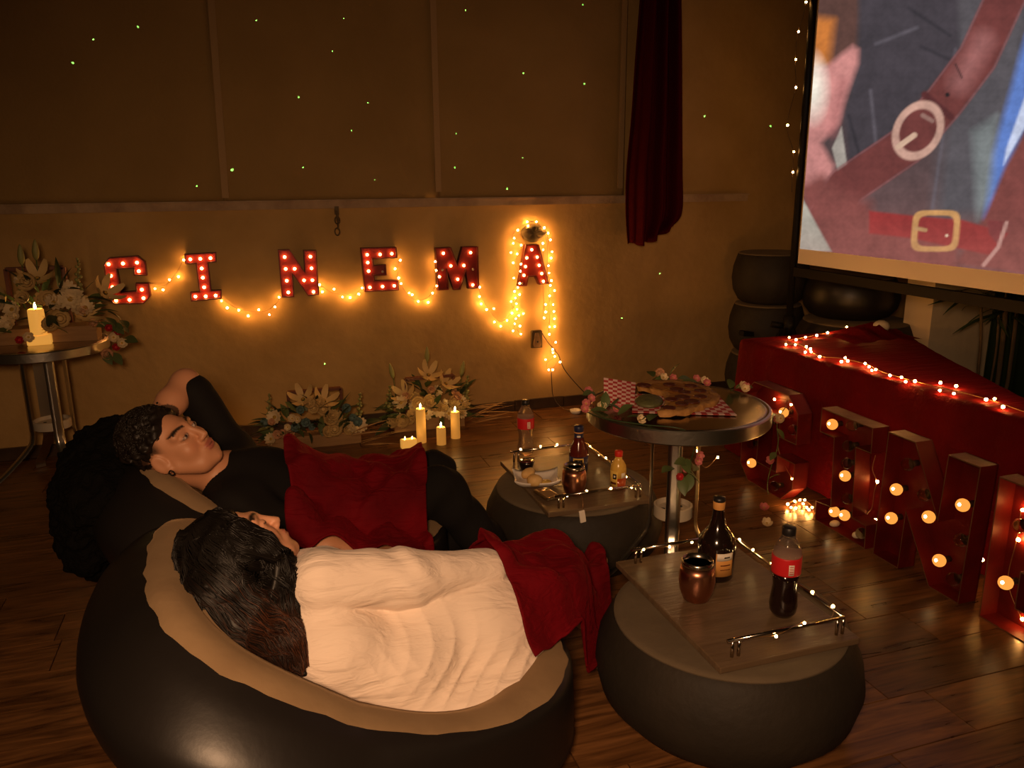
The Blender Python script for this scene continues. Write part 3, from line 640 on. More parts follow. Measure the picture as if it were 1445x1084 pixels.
# film picture: painted per vertex in picture units
def picture():
    ny, nz = 300, 330; ys = np.linspace(fy0 - .012, 1.5, ny); zs = np.linspace(z_img, 2.7, nz)
    Yg, Zg = np.meshgrid(ys, zs, indexing='ij'); P = np.stack([np.full_like(Yg, SX), Yg, Zg - CAM_H], -1)
    wv = P @ C_F; px = (722.5 + F_PX * (P @ C_R) / wv - 1100) / .3876; py = (542 - F_PX * (P @ C_U) / wv) / .3876
    def seg(ax, ay, bx, by):
        dx, dy = bx - ax, by - ay; t = np.clip(((px - ax) * dx + (py - ay) * dy) / (dx * dx + dy * dy), 0, 1); return np.hypot(px - ax - t * dx, py - ay - t * dy)
    def poly(pts):
        ins = np.zeros(px.shape, bool); d = np.full(px.shape, 1e9)
        for (ax, ay), (bx, by) in zip(pts, pts[1:] + pts[:1]):
            d = np.minimum(d, seg(ax, ay, bx, by)); c = ((ay > py) != (by > py)) & (px < (bx - ax) * (py - ay) / ((by - ay) or 1e-9) + ax); ins ^= c
        return np.where(ins, -d, d)
    lin = lambda c: np.array([((v / 255 + .055) / 1.055) ** 2.4 if v > 10 else v / 3294 for v in c])
    img = np.ones(px.shape + (3,)) * lin((62, 55, 58))
    
    def paint(d, c, soft=6, k=1.):
        nonlocal img
        a = np.clip(.5 - d / soft, 0, 1)[..., None] * k; img = img * (1 - a) + lin(c) * a
    paint(py * -1 + 560, (112, 80, 78), 500, .8)
    paint(poly([(640, -50), (900, -50), (900, 560), (760, 800), (560, 800), (600, 400)]), (86, 80, 84), 80)
    paint(poly([(120, -50), (290, -50), (290, 60), (280, 170), (190, 240), (118, 250)]), (92, 60, 52), 30)
    paint(poly([(118, 60), (200, 70), (178, 235), (112, 250)]), (205, 120, 50), 40)
    paint(poly([(290, -50), (645, -50), (655, 210), (500, 360), (440, 480), (330, 560), (250, 620), (235, 420), (290, 230)]), (66, 58, 64), 25)
    for k, (x0, y0, x1, y1) in enumerate([(350, 160, 500, 100), (515, 170, 615, 215), (330, 330, 350, 520), (470, 30, 620, 130), (640, 180, 555, 760), (250, 420, 300, 600)]): paint(seg(x0, y0, x1, y1) - 4, (38, 34, 40) if k % 2 else (104, 96, 104), 14, .8)
    paint(poly([(225, 460), (245, 600), (215, 640), (190, 540)]), (170, 160, 150), 8)
    paint(poly([(120, 245), (172, 240), (265, 166), (287, 180), (284, 232), (232, 380), (215, 450), (150, 520), (196, 600), (190, 645), (88, 705), (70, 600), (105, 300)]), (206, 136, 130), 26)
    paint(np.hypot((px - 118) / 45, (py - 320) / 95) * 40 - 40, (255, 244, 226), 50)
    paint(seg(230, 300, 190, 480) - 16, (170, 100, 98), 40, .6)
    paint(poly([(880, 180), (900, 120), (900, 440), (830, 600), (770, 770), (745, 795), (775, 560), (840, 330)]), (96, 128, 200), 30)
    paint(poly([(900, 330), (900, 450), (815, 600), (825, 540)]), (206, 214, 240), 10)
    paint(poly([(700, 480), (790, 420), (770, 700), (720, 800)]), (150, 160, 158), 40, .5)
    paint(poly([(900, 470), (1150, 60), (1500, -500), (2600, -500), (2600, 1800), (900, 1000), (640, 960), (745, 790), (820, 610)]), (128, 66, 60), 20)
    paint(poly([(85, 690), (150, 650), (200, 690), (330, 770), (330, 860), (640, 880), (640, 1010), (180, 960), (100, 740)]), (132, 70, 64), 24)
    paint(poly([(60, 720), (80, 720), (188, 915), (60, 915)]), (172, 166, 152), 8)
    d = np.minimum.reduce([seg(1100, -900, 835, -40), seg(835, -40, 720, 210), seg(720, 210, 600, 370), seg(600, 370, 460, 530), seg(460, 530, 240, 680), seg(240, 680, 160, 820)])
    paint(d - 70, (112, 54, 50), 16); paint(seg(740, 150, 655, 300) - 30, (172, 110, 106), 75, .8); paint(seg(640, 235, 662, 282) - 4, (60, 34, 34), 6, .8); paint(np.hypot(px - 610, py - 345) - 8, (30, 22, 22), 6); paint(np.abs(d - 70) - 3, (150, 92, 92), 6, .5)
    paint(poly([(60, 680), (150, 640), (215, 690), (330, 740), (330, 800), (480, 870), (640, 880), (640, 1010), (180, 960), (100, 740)]), (132, 70, 64), 60)
    paint(poly([(60, 720), (80, 720), (188, 915), (60, 915)]), (172, 166, 152), 10)
    paint(seg(528, 345, 622, 425) - 13, (88, 38, 38), 10); paint(seg(520, 420, 555, 440) - 8, (150, 110, 100), 6)
    q = np.hypot(((px - 503) * .85 + (py - 475) * .5) / 74, ((py - 475) * .85 - (px - 503) * .5) / 98); paint(np.abs(q - 1) * 80 - 13, (206, 160, 142), 8); paint(seg(430, 535, 490, 492) - 10, (214, 176, 150), 6)
    paint(poly([(325, 768), (480, 785), (660, 800), (830, 850), (770, 930), (480, 868), (325, 850)]), (150, 44, 42), 10)
    paint(poly([(755, 800), (828, 808), (800, 900), (760, 850)]), (126, 52, 52), 8); paint(np.minimum(seg(825, 812, 795, 900), seg(795, 900, 742, 965)) - 7, (200, 150, 138), 6)
    q = ((np.abs(px - 567 - (py - 840) * -.08) / 76) ** 5 + (np.abs(py - 841) / 66) ** 5) ** .2; paint(np.abs(q - 1) * 70 - 10, (206, 152, 92), 6); paint(seg(497, 832, 530, 838) - 7, (196, 150, 100), 6); paint(np.hypot(px - 608, py - 858) - 5, (240, 214, 180), 5)
    paint(-py + 880, (160, 98, 88), 260, .4)
    nz_ = sum(np.sin(px / s_ + 2.1 * np.sin(py / (s_ * 1.3) + k_) + k_) * np.cos(py / (s_ * .9) + 1.7 * np.sin(px / (s_ * 1.1)) + 2 * k_) * w__ for k_, (s_, w__) in enumerate([(48, .10), (23, .08), (11, .07), (6, .05)]))
    img = img * (1 + nz_)[..., None] * .92 + .012
    V = np.stack([np.full_like(Yg, SX + .002), Yg, Zg], -1).reshape(-1, 3); i = np.arange(ny * nz).reshape(ny, nz)
    F = np.stack([i[:-1, :-1], i[1:, :-1], i[1:, 1:], i[:-1, 1:]], -1).reshape(-1, 4)
    m = bpy.data.materials.new('film_picture'); m.use_nodes = True; nt = m.node_tree; nt.nodes.clear()
    a = nt.nodes.new('ShaderNodeVertexColor'); a.layer_name = 'Col'; e = nt.nodes.new('ShaderNodeEmission'); e.inputs[1].default_value = 1.0; o = nt.nodes.new('ShaderNodeOutputMaterial')
    nt.links.new(a.outputs[0], e.inputs[0]); nt.links.new(e.outputs[0], o.inputs[0])
    ob = np_obj('film_picture', V, F, m, scr, np.clip(img.reshape(-1, 3), 0, 1.2)); ob['label'] = 'projected film still of belts and buckles'
picture()
k6 = crop(1100, 0, .3876)
pb = [at_x(*k6(*p), SX - .03) for p in [(95, 8), (67, 116), (57, 217), (58, 319), (28, 456), (50, 553), (47, 627)]]
string('fairy light string hanging down beside the black screen pole', (SX - .03, pole_y, 1.2), [[pb[0] + Vector((0, 0, .5))] + pb + [at_x(*k6(45, 700), SX - .03)]], pb, wm='cable')

# ================================================================== round bistro tables
def bistro(c, Rr, zt, ang, label, ring_z, splay, th=.045, lr=.074):
    root = thing('bistro_table', (c[0], c[1], 0), label, 'table', 'round metal bistro tables'); C = Vector((c[0], c[1], 0))
    b = MB(); b.lathe([(Rr - .012, zt - .012), (Rr - .004, zt - .002), (Rr - .02, zt), (0.0, zt - .001)], C, 64); b.lathe([(0, zt - .02), (Rr - .02, zt - .02)], C, 48); b.build('table_top', M['alu_top'], root, True)
    b = MB(); b.lathe([(Rr - .008, zt - th + .002), (Rr - .002, zt - th), (Rr + .002, zt - th + .004), (Rr + .002, zt - .004), (Rr - .001, zt), (Rr - .008, zt + .0015), (Rr - .016, zt - .001)], C, 72); b.build('rim_band', M['alu'], root, True, auto=25)
    b = MB(); b.lathe([(lr - .012, ring_z - .02), (lr - .010, ring_z - .018), (lr - .010, ring_z + .02), (lr - .016, ring_z + .022), (lr - .018, ring_z + .004), (.0, ring_z + .004)], C, 40); b.build('lower_shelf', M['white_plastic'], root, True, auto=40)
    for k in range(5):
        a = k * 1.26 + .3; q = MB(); q.lathe([(.008, 0), (.008, .0012), (0, .0012)], C + Vector((.034 * math.cos(a), .034 * math.sin(a), ring_z + .0035)), 12); q.build('shelf_hole', M['black_metal'], root)
    b = MB(); b.lathe([(lr - .016, zt - th - .035), (lr - .008, zt - th - .03), (lr - .008, zt - th), (0, zt - th)], C, 40); b.build('top_collar', M['alu'], root, True, auto=40)
    for k in range(4):
        a = ang + k * math.pi / 2; d = Vector((math.cos(a), math.sin(a), 0)); t = Vector((-d.y, d.x, 0))
        path = [C + d * lr + Vector((0, 0, zt - th)), C + d * lr + Vector((0, 0, ring_z + .03)), C + d * (lr + .002) + Vector((0, 0, ring_z - .05)), C + d * (lr + .025) + Vector((0, 0, ring_z - .10)), C + d * (splay * .62 + .02) + Vector((0, 0, .11)), C + d * (splay - .012) + Vector((0, 0, .045)), C + d * splay + Vector((0, 0, .004))]
        P = spline(path, 6); vs = []; fs = []; prof = [(-.023, -.004), (-.016, .005), (-.007, .0065), (0, .005), (.007, .0065), (.016, .005), (.023, -.004)]
        n = len(prof)
        for i, p in enumerate(P):
            tg = (P[min(i + 1, len(P) - 1)] - P[max(i - 1, 0)]).normalized(); nn = t.cross(tg).normalized()
            if nn.dot(d + Vector((0, 0, .3))) < 0: nn = -nn
            for u, v in prof: vs.append(p + t * u + nn * v)
        for i in range(len(P) - 1):
            for j in range(n): fs.append((i * n + j, i * n + (j + 1) % n, (i + 1) * n + (j + 1) % n, (i + 1) * n + j))
        fs += [tuple(range(n)), tuple((len(P) - 1) * n + j for j in range(n))[::-1]]
        m = MB(); m.add(vs, fs); o = m.build('leg', M['alu'], root, auto=50)
        m = MB(); m.ball(C + d * (lr + .008) + Vector((0, 0, zt - th - .03)), (.004, .004, .004)); m.build('bolt', M['chrome'], root, True)
    return root
bistro((1.267, 2.205), .292, .70, math.atan2(-.867, -.5), 'round metal bistro table holding the pizza', .335, .26)
bistro((-.98, 4.16), .29, .70, math.atan2(-.80, .42), 'round metal bistro table by the wall holding flowers and a candle', .305, .32, lr=.092)

# ================================================================== inflatable ottomans
def ottoman(c, z0, label, s=1, top='flock_dark', body='otto', tilt=None, group='inflatable ottomans', hz=1.):
    root = thing('ottoman', (c[0], c[1], z0), label, 'ottoman', group); C = Vector((c[0], c[1], z0))
    b = MB(); prof = [(0, .004), (.25, .002), (.29, .02), (.335, .07), (.352, .135), (.342, .20), (.318, .25), (.304, .272), (.300, .274)]
    prof = [(r * s, z * hz) for r, z in prof]; b.lathe(prof, C, 64); o1 = b.build('body', M[body], root, True)
    zt = prof[-1][1]
    b = MB(); b.lathe([(.304 * s, zt - .002), (.302 * s, zt + .004), (.285 * s, zt + .008), (.2 * s, zt + .009), (0, zt + .008)], C, 64); o2 = b.build('flocked_top', M[top], root, True)
    if tilt:
        for o in (o1, o2): o.data.transform(Matrix.Translation(C) @ Matrix.Rotation(tilt[0], 4, 'X') @ Matrix.Rotation(tilt[1], 4, 'Y') @ Matrix.Translation(-C))
    return root
OT = .2832
ottoman((1.13, 1.655), 0, 'charcoal inflatable ottoman with a beige top under the tray with two bottles')
ottoman((1.095, 2.665), 0, 'charcoal inflatable ottoman with a beige top under the tray with the plate of food', s=.97)
G_ = dict(group='stacked ottomans by the wall')
for k, lb in enumerate(('lowest ottoman of the narrow stack behind the screen pole', 'middle ottoman of the narrow stack behind the screen pole', 'topmost ottoman of the narrow stack behind the screen pole')):
    ottoman((3.13 + .006 * k, 4.37), .322 * k, lb, s=.68, hz=1.13, **G_)
ottoman((3.44, 3.91), 0, 'lowest ottoman of the wide stack beside the pale wall end', hz=1.03, **G_)
ottoman((3.44, 3.91), .294, 'beige-topped ottoman carrying a dark one beside the pale wall end', hz=1.03, **G_)
ottoman((3.46, 4.00), .589, 'dark ottoman topping the wide stack beside the pale wall end', s=.80, body='pvc', top='flock_dark', hz=.9, **G_)

# ================================================================== trays
def tray(x0, x1, y0, y1, z, label, pxt=None):
    root = thing('serving_tray', ((x0 + x1) / 2, (y0 + y1) / 2, z), label, 'tray', 'wooden serving trays on ottomans')
    b = MB(); b.box(((x0 + x1) / 2, (y0 + y1) / 2, z + .009), (x1 - x0, y1 - y0, .018)); o = b.build('board', M['tray_wood'], root)
    mo = o.modifiers.new('bevel', 'BEVEL'); mo.width = .003; mo.segments = 2
    i = .03; h = .045; zt = z + .018
    A = Vector((x0 + .035, y1 - i, zt + h)); B = Vector((x1 - i, y1 - i, zt + h)); Cc = Vector((x1 - i, y0 + i, zt + h)); D = Vector((x0 + .035, y0 + i, zt + h))
    b = MB()
    for p, q in ((A, B), (B, Cc), (Cc, D)): b.tube([p, q], .005, 8)
    b.build('rail', M['chrome'], root, True)
    for p in (A.lerp(B, .1), B, Cc, D.lerp(Cc, .1)):
        for s in (0, .018):
            m = MB(); qq = p + Vector((-s, 0, 0)); m.tube([(qq.x, qq.y, zt), (qq.x, qq.y, zt + h)], .0042, 8); m.build('rail_post', M['chrome'], root, True)
    return root, A, B, Cc, D
zt_ = .2832
tr2, A2, B2, C2, D2 = tray(.955, 1.352, 1.415, 1.985, zt_, 'wooden serving tray with a chrome rail holding a dark bottle, cola and a copper mug')
tr1, A1, B1, C1, D1 = tray(.895, 1.29, 2.40, 2.965, zt_ - .006, 'wooden serving tray with a chrome rail holding sauces and a plate of food')
def rail_lights(label, A, B, Cc, D, loc, seed):
    rg = random.Random(seed); pts = []; 
    for p, q in ((A, B), (B, Cc), (Cc, D)):
        n = int((q - p).length / .075)
        for k in range(n): pts.append(p.lerp(q, (k + .5) / n) + Vector((rg.uniform(-.006, .006), rg.uniform(-.006, .006), rg.uniform(-.010, .012))))
    line = [p + Vector((0, 0, .0)) for p in pts]
    string(label, loc, [line], pts, me=fairy_s, wr=.0008)
rail_lights('tiny fairy lights wound on the rail of the tray with the cola bottle', A2, B2, C2, D2, B2, 3)
rail_lights('tiny fairy lights wound on the rail of the tray with the plate', A1, B1, C1, D1, B1, 5)
b = MB(); p = at_y(820, 727, 2.36); b.box(p + Vector((0, -.012, 0)), (.022, .008, .045), rot=Matrix.Rotation(-.15, 3, 'Y')); bt = b.build('battery_pack', M['white_label']); mo = bt.modifiers.new('bevel', 'BEVEL'); mo.width = .003; mo.segments = 2
b = MB(); b.tube(spline([p + Vector((0, -.012, .02)), p + Vector((.002, -.01, .05)), D1.lerp(C1, .3)], 6), .001, 5); b.build('lead', M['wire'], bt); tag(bt, 'small white battery pack hanging from the tray of sauces', 'battery pack')

# ================================================================== red covered table
TZ = .60
def cloth_table():
    top = [(2.40, 3.54), (2.44, 2.9), (2.485, 2.1), (2.48, 1.55), (2.48, 1.12), (2.60, 1.12), (2.62, 1.7), (2.727, 2.18), (2.97, 2.72), (3.22, 3.23), (3.36, 3.50), (2.95, 3.54)]
    # resample the outline
    P = []; n = len(top)
    for i in range(n):
        a = Vector(top[i]); b_ = Vector(top[(i + 1) % n]); m = max(2, int((b_ - a).length / .022)); P += [a.lerp(b_, k / m) for k in range(m)]
    A = sum(P[i].x * P[i - 1].y - P[i - 1].x * P[i].y for i in range(len(P))); sg = 1 if A < 0 else -1
    N = len(P); nor = []
    for i in range(N):
        t = (P[(i + 4) % N] - P[i - 4]).normalized(); nor.append(Vector((t.y, -t.x)) * sg)
    rows = [(-.03, .0), (-.008, -.001), (0.004, -.008), (.008, -.03), (.010, -.1), (.014, -.2), (.02, -.32), (.028, -.45), (.04, -.56), (.045, -TZ + .004)]
    vs = []; fs = []
    for k, (o, dz) in enumerate(rows):
        f = k / (len(rows) - 1)
        for i in range(N):
            far = max(0, min(1, (P[i].y - 3.1) / .4)); fold = ((.008 + .022 * far) * abs(math.sin(i * .33 + .4 * math.sin(i * .11))) + .008 * math.sin(i * .21 + 1) + (.004 + .006 * far) * math.sin(i * 1.1 + f)) * f ** .7
            q = P[i] + nor[i] * (o + max(-.02, fold)); z = TZ + dz
            vs.append((q.x, q.y, z))
    for k in range(len(rows) - 1):
        for i in range(N): fs.append((k * N + i, k * N + (i + 1) % N, (k + 1) * N + (i + 1) % N, (k + 1) * N + i))
    tri = tri_poly([(v[0], v[1]) for v in vs[:N]])
    m = MB(); m.add(vs, fs + [tuple(t) for t in tri]); o = m.build('tablecloth', M['velvet_table'], smooth=True); fix(o); return o
tc_ = cloth_table(); tag(tc_, 'red velvet cloth draped to the floor over a low table behind the large letters', 'tablecloth')
# bunched fold of cloth under the stone
b = MB(); vs = []; fs = []; c = at_z(1225, 476, TZ)
for i in range(15):
    for j in range(13):
        u, v = i / 14 - .5, j / 12 - .5; hgt = .055 * math.exp(-((u * 2.6) ** 2 + (v * 2.4) ** 2)) * (1 + .45 * math.sin(u * 24 + 3 * v)); vs.append((c.x + u * .42, c.y + v * .3, TZ + .002 + hgt))
for i in range(14):
    for j in range(12): a = i * 13 + j; fs.append((a, a + 13, a + 14, a + 1))
b.add(vs, fs); b.build('bunched_fold', M['velvet_table'], tc_, True)
b = MB(); c = at_z(1243, 461, TZ + .055); b.ball(c, (.05, .035, .034), 16, 10); tag(b.build('stone', M['pale_stone'], smooth=True), 'smooth pale stone lying on the red cloth by the fairy lights', 'stone')
k4 = crop(1000, 430, .308)
tb = [at_z(*k4(*p), TZ + .012) for p in [(750, 101), (688, 120), (697, 140), (778, 130), (630, 102), (628, 140), (542, 128), (492, 140), (440, 148), (397, 160), (366, 150), (352, 182), (395, 183), (445, 192), (463, 202), (440, 217), (466, 215), (505, 237), (605, 260), (622, 243), (633, 257), (714, 269), (731, 284), (762, 297), (743, 300), (827, 323), (880, 332), (898, 352), (942, 350), (1057, 357), (1055, 392), (1130, 372), (1119, 406), (1266, 433), (1304, 430), (1344, 467)]]
tb += [Vector((x, y, TZ + .012)) for x, y in ((2.51, 1.93), (2.53, 1.86), (2.52, 1.78), (2.50, 1.71), (2.53, 1.62), (2.51, 1.54), (2.54, 1.46), (2.52, 1.38))]
tw = [at_z(*k4(*p), TZ + .006) for p in [(750, 103), (630, 112), (540, 130), (440, 150), (365, 165), (360, 182), (420, 185), (505, 235), (600, 245), (720, 272), (800, 310), (940, 350), (1040, 375), (1150, 400), (1300, 440), (1445, 490)]] + [Vector((2.52, 1.8, TZ + .006)), Vector((2.51, 1.6, TZ + .006)), Vector((2.53, 1.38, TZ + .006))]
string('fairy light string laid along the top of the red velvet cloth', at_z(1200, 500, TZ), [tw, [at_z(*k4(*p), TZ + .006) for p in [(770, 130), (640, 140), (400, 160)]]], tb)
pile = [c1(403, 1033), c1(460, 1010), c1(527, 1030), c1(557, 1060), c1(575, 1080), c1(470, 1065), c1(500, 1000), c1(540, 1000), c1(600, 1060), c1(430, 1060)]
pp = [at_z(*p, .018) for p in pile]
string('fairy light string heaped on the floor between the box letters C and I', pp[3], [pp], pp)
iw = [at_x(*c2_(*p), LX + .05) for p in [(450, 390), (430, 480), (455, 560), (440, 640), (425, 740), (385, 780)]]
string('fairy light string hanging behind the box letters I and N', iw[2], [iw], [iw[2], at_x(*c2_(445, 815), LX + .1), at_x(*c3(45, 362), LX + .09), at_x(*c3(600, 785), LX + .12), at_x(*c3(640, 800), LX + .10)])
ew = [at_x(*c4(*p), LX + .055) for p in [(372, 306), (348, 468), (372, 902)]]
string('fairy light string inside the box letter E', ew[1], [[ew[0], ew[1], at_x(*c4(300, 700), LX + .06), ew[2]]], ew)
cw = [at_x(*c1(*p), LX + .045) for p in [(297, 190), (430, 232), (440, 830)]]
string('fairy light string inside the box letter C', cw[0], [[cw[0], cw[1], at_x(*c1(330, 560), LX + .05), cw[2]]], cw)
uw = [at_y(984, 636, 2.30), at_y(1012, 645, 2.62), at_y(1000, 655, 2.6)]
string('fairy light string trailing down under the pizza table to the red cloth', uw[0], [[at_y(982, 610, 2.2), uw[0], at_y(995, 660, 2.4), uw[1]]], uw[:2])
fl = [at_z(314, 627, .012), at_z(319, 632, .012)]
string('short end of fairy lights on the floor by the wall', fl[0], [[at_z(300, 618, .005)] + fl + [at_z(345, 622, .005)]], fl)
# ================================================================== bottles, mugs and food
def lathe_part(root, name, prof, c, m, n=28, sq=None, auto=None):
    b = MB(); b.lathe(prof, c, n, sq); return b.build(name, M[m], root, True, auto=auto)
def band(root, name, c, r, z0, z1, a0, a1, m, n=12, zf=None):
    """curved label patch on a round bottle between angles a0..a1"""
    b = MB(); vs = []; fs = []
    for i in range(n + 1):
        a = a0 + (a1 - a0) * i / n
        for z in (z0, z1): vs.append((c[0] + r * math.cos(a), c[1] + r * math.sin(a), c[2] + z))
    for i in range(n): fs.append((2 * i, 2 * i + 2, 2 * i + 3, 2 * i + 1))
    b.add(vs, fs); o = b.build(name, M[m], root, True); o.modifiers.new('thickness', 'SOLIDIFY').thickness = .0006; return o
def toward(c): return math.atan2(-c[1], -c[0])
def cola(px, py, z, h, label, full, rs=1.12):
    c = at_z(px, py, z); s = h / .235
    root = thing('cola_bottle', c, label, 'bottle')
    body = [(.0, .004), (.022, .0), (.029, .012), (.031, .03), (.0285, .055), (.0255, .08), (.0275, .10), (.0315, .12), (.0315, .162), (.0295, .178), (.021, .198), (.0135, .212), (.0125, .222)]
    LP = lambda name, prof, m, n=28: lathe_part(root, name, [(a * s * rs, q * s) for a, q in prof], c, m, n)
    if full:
        LP('cola', [p for p in body if p[1] < .118] + [(.030, .118), (0, .118)], 'cola')
        LP('bottle_shell', [(.0312, .162)] + [p for p in body if p[1] > .162], 'clear')
        LP('foam', [(.0, .160), (.030, .160), (.029, .166), (0, .167)], 'check_white')
    else: LP('bottle_shell', body, 'clear')
    LP('label_band', [(.0318, .117), (.0322, .12), (.0322, .160), (.0318, .163)], 'red_label', 32)
    if not full: LP('label_top', [(.0, .158), (.0312, .158), (.0312, .164), (0, .164)], 'check_white')
    t = toward(c) + .35; k = s * rs; band(root, 'printed_panel', c, .0328 * k, .122 * s, .150 * s, t - .16, t + .2, 'white_label')
    for q in range(4): band(root, 'print_line', c, .0334 * k, (.126 + .006 * q) * s, (.128 + .006 * q) * s, t - .11, t + .15, 'red_label', 4)
    LP('cap', [(.0145, .216), (.0150, .218), (.0150, .234), (.0135, .236), (0, .236)], 'black_cap')
    LP('neck_ring', [(.013, .209), (.0155, .210), (.0155, .2125), (.013, .2135)], 'clear')
TT2 = zt_ + .0182; TT1 = zt_ - .006 + .0182
cola(1104, 866, TT2, .245, 'cola bottle with a red label and dark drink on the wooden tray', True)
cola(742, 641, TT1, .235, 'nearly empty clear bottle with a red label on the tray of sauces', False)
def mug(px, py, z, h, label, r=.044):
    c = at_z(px, py, z); root = thing('copper_mug', c, label, 'mug', 'copper mugs on the trays')
    P = [(0, 0), (.025, 0), (.034, .006), (.043, .03), (.047, .055), (.0455, .08), (.042, .098)]; s = h / .112
    P = [(a * s * r / .047, q * s) for a, q in P]
    lathe_part(root, 'cup', P, c, 'copper', 40)
    k = s * r / .047
    lathe_part(root, 'steel_lip', [(.042 * k, .098 * s), (.0405 * k, .112 * s), (.0385 * k, .1125 * s), (.040 * k, .09 * s), (.043 * k, .05 * s), (.02 * k, .012 * s), (0, .010 * s)], c, 'steel_in', 40)
mug(982, 846, TT2, .118, 'copper stemless mug with a steel lip beside the dark bottle', .046)
mug(810, 697, TT1, .112, 'copper stemless mug with a steel lip in front of the plate', .045)
# dark square bottle on the big tray
c = at_z(1009, 812, TT2); root = thing('liquor_bottle', c, 'dark brown glass bottle with a gold cap and cream label', 'bottle')
lathe_part(root, 'glass_body', [(0, 0), (.046, 0), (.050, .006), (.0515, .05), (.0530, .10), (.050, .118), (.038, .135), (.024, .155), (.0175, .185), (.0150, .215), (.0165, .222)], c, 'dark_glass', 40)
lathe_part(root, 'gold_collar', [(.0152, .205), (.0165, .208), (.0172, .228), (.016, .230)], c, 'gold_label')
lathe_part(root, 'cap', [(.0165, .229), (.0175, .231), (.0170, .241), (0, .243)], c, 'black_cap')
t = toward(c) + .55; band(root, 'label_panel', c, .0534, .022, .092, t - .55, t + .45, 'gold_label'); band(root, 'label_header', c, .0540, .070, .092, t - .5, t + .42, 'white_label'); band(root, 'label_text', c, .0546, .078, .082, t - .12, t + .2, 'cola')
band(root, 'label_text', c, .0546, .055, .058, t - .3, t + .25, 'sauce'); band(root, 'label_text', c, .0546, .042, .044, t - .3, t + .25, 'sauce')
# barbecue sauce bottle
c = at_z(816, 672, TT1); root = thing('sauce_bottle', c, 'dark red sauce bottle with a navy cap behind the copper mug', 'bottle')
lathe_part(root, 'bottle_body', [(0, 0), (.030, 0), (.034, .006), (.035, .05), (.037, .095), (.034, .115), (.022, .14), (.017, .165), (.017, .18)], c, 'sauce', 36)
t = toward(c); lathe_part(root, 'label_band', [(.0358, .028), (.0366, .06), (.0375, .088)], c, 'blue_cap', 36); band(root, 'oval_crest', c, .0385, .055, .084, t - .55, t + .55, 'yellow_label'); band(root, 'crest_center', c, .039, .060, .079, t - .42, t + .42, 'cola')
lathe_part(root, 'neck_label', [(.0178, .152), (.0182, .156), (.0182, .176), (.0176, .178)], c, 'blue_cap'); lathe_part(root, 'neck_stripe', [(.0178, .147), (.0186, .148), (.0184, .152), (.0178, .153)], c, 'gold_label'); lathe_part(root, 'neck_stripe', [(.0178, .177), (.0186, .178), (.0186, .181), (.0178, .182)], c, 'gold_label')
band(root, 'neck_print', c, .0186, .162, .169, t - .4, t + .4, 'white_label', 5)
lathe_part(root, 'cap', [(.018, .182), (.0188, .184), (.0188, .202), (.017, .205), (0, .206)], c, 'blue_cap')
# hot sauce bottle
c = at_z(872, 688, TT1); root = thing('hot_sauce_bottle', c, 'yellow-labelled hot sauce bottle with a red cap on the tray', 'bottle')
lathe_part(root, 'sauce_fill', [(0, 0), (.026, 0), (.029, .005), (.0295, .045), (0, .045)], c, 'hot_sauce', 32)
lathe_part(root, 'bottle_body', [(.0295, .045), (.0297, .075), (.028, .09), (.018, .108), (.0135, .114), (.0135, .124)], c, 'yellow_plastic', 32)
t = toward(c) - .55; band(root, 'label_panel', c, .0302, .012, .072, t - .8, t + .45, 'yellow_label'); band(root, 'label_emblem', c, .0308, .042, .062, t - .15, t + .35, 'cola'); band(root, 'emblem_center', c, .0313, .048, .056, t + .0, t + .2, 'white_label', 5); band(root, 'label_text', c, .0308, .022, .030, t - .5, t + .3, 'sauce'); band(root, 'side_panel', c, .0302, .046, .066, t + .95, t + 1.5, 'white_label')
lathe_part(root, 'cap', [(.0145, .124), (.0152, .126), (.0150, .142), (.0135, .145), (0, .1455)], c, 'red_cap')
# dip cup
c = at_z(743, 661, TT1); root = thing('dip_cup', c, 'small clear cup of dark dip behind the plate', 'cup')
lathe_part(root, 'cup', [(0, 0), (.024, 0), (.030, .022), (.0315, .031)], c, 'dark_glass'); lathe_part(root, 'dip', [(0, .024), (.0295, .024), (.0295, .027), (0, .029)], c, 'sauce'); lathe_part(root, 'cream_swirl', [(0, .028), (.018, .0285), (.02, .03), (0, .032)], c, 'check_white'); lathe_part(root, 'lip', [(.0312, .030), (.0325, .031), (.0325, .033), (.0305, .0335)], c, 'dark_glass')
# square plate with food
c = at_z(757, 682, TT1 + .008); root = thing('dinner_plate', at_z(757, 682, TT1), 'white square plate with upturned corners on the tray', 'plate')
def square_plate(c, s, rz):
    b = MB(); n = 16; vs = []; fs = []
    for lay in (0, 1):
        for i in range(n + 1):
            for j in range(n + 1):
                u, v = i / n * 2 - 1, j / n * 2 - 1; rr = max(abs(u), abs(v)); z = .004 + .020 * max(0, rr - .55) ** 1.3 / .35 + .016 * (abs(u * v)) ** 3
                k = 1 - .06 * (1 - min(abs(u), abs(v)) ** 2) * rr
                p = Matrix.Rotation(rz, 3, 'Z') @ Vector((u * s * k, v * s * k * .78, z - (.005 if lay else 0))); vs.append(c + p)
    m = (n + 1) ** 2
    for i in range(n):
        for j in range(n):
            a = i * (n + 1) + j; fs.append((a, a + n + 1, a + n + 2, a + 1)); fs.append((m + a, m + a + 1, m + a + n + 2, m + a + n + 1))
    for i in range(n):
        for a, d in ((i, 1), (n * (n + 1) + i, 1), (i * (n + 1), n + 1), (i * (n + 1) + n, n + 1)): fs.append((a, a + d, m + a + d, m + a))
    b.add(vs, fs); o = b.build('plate', M['plate'], root, True); fix(o); return o
square_plate(at_z(757, 682, TT1), .088, -.25)
cc = at_z(752, 676, TT1 + .022)
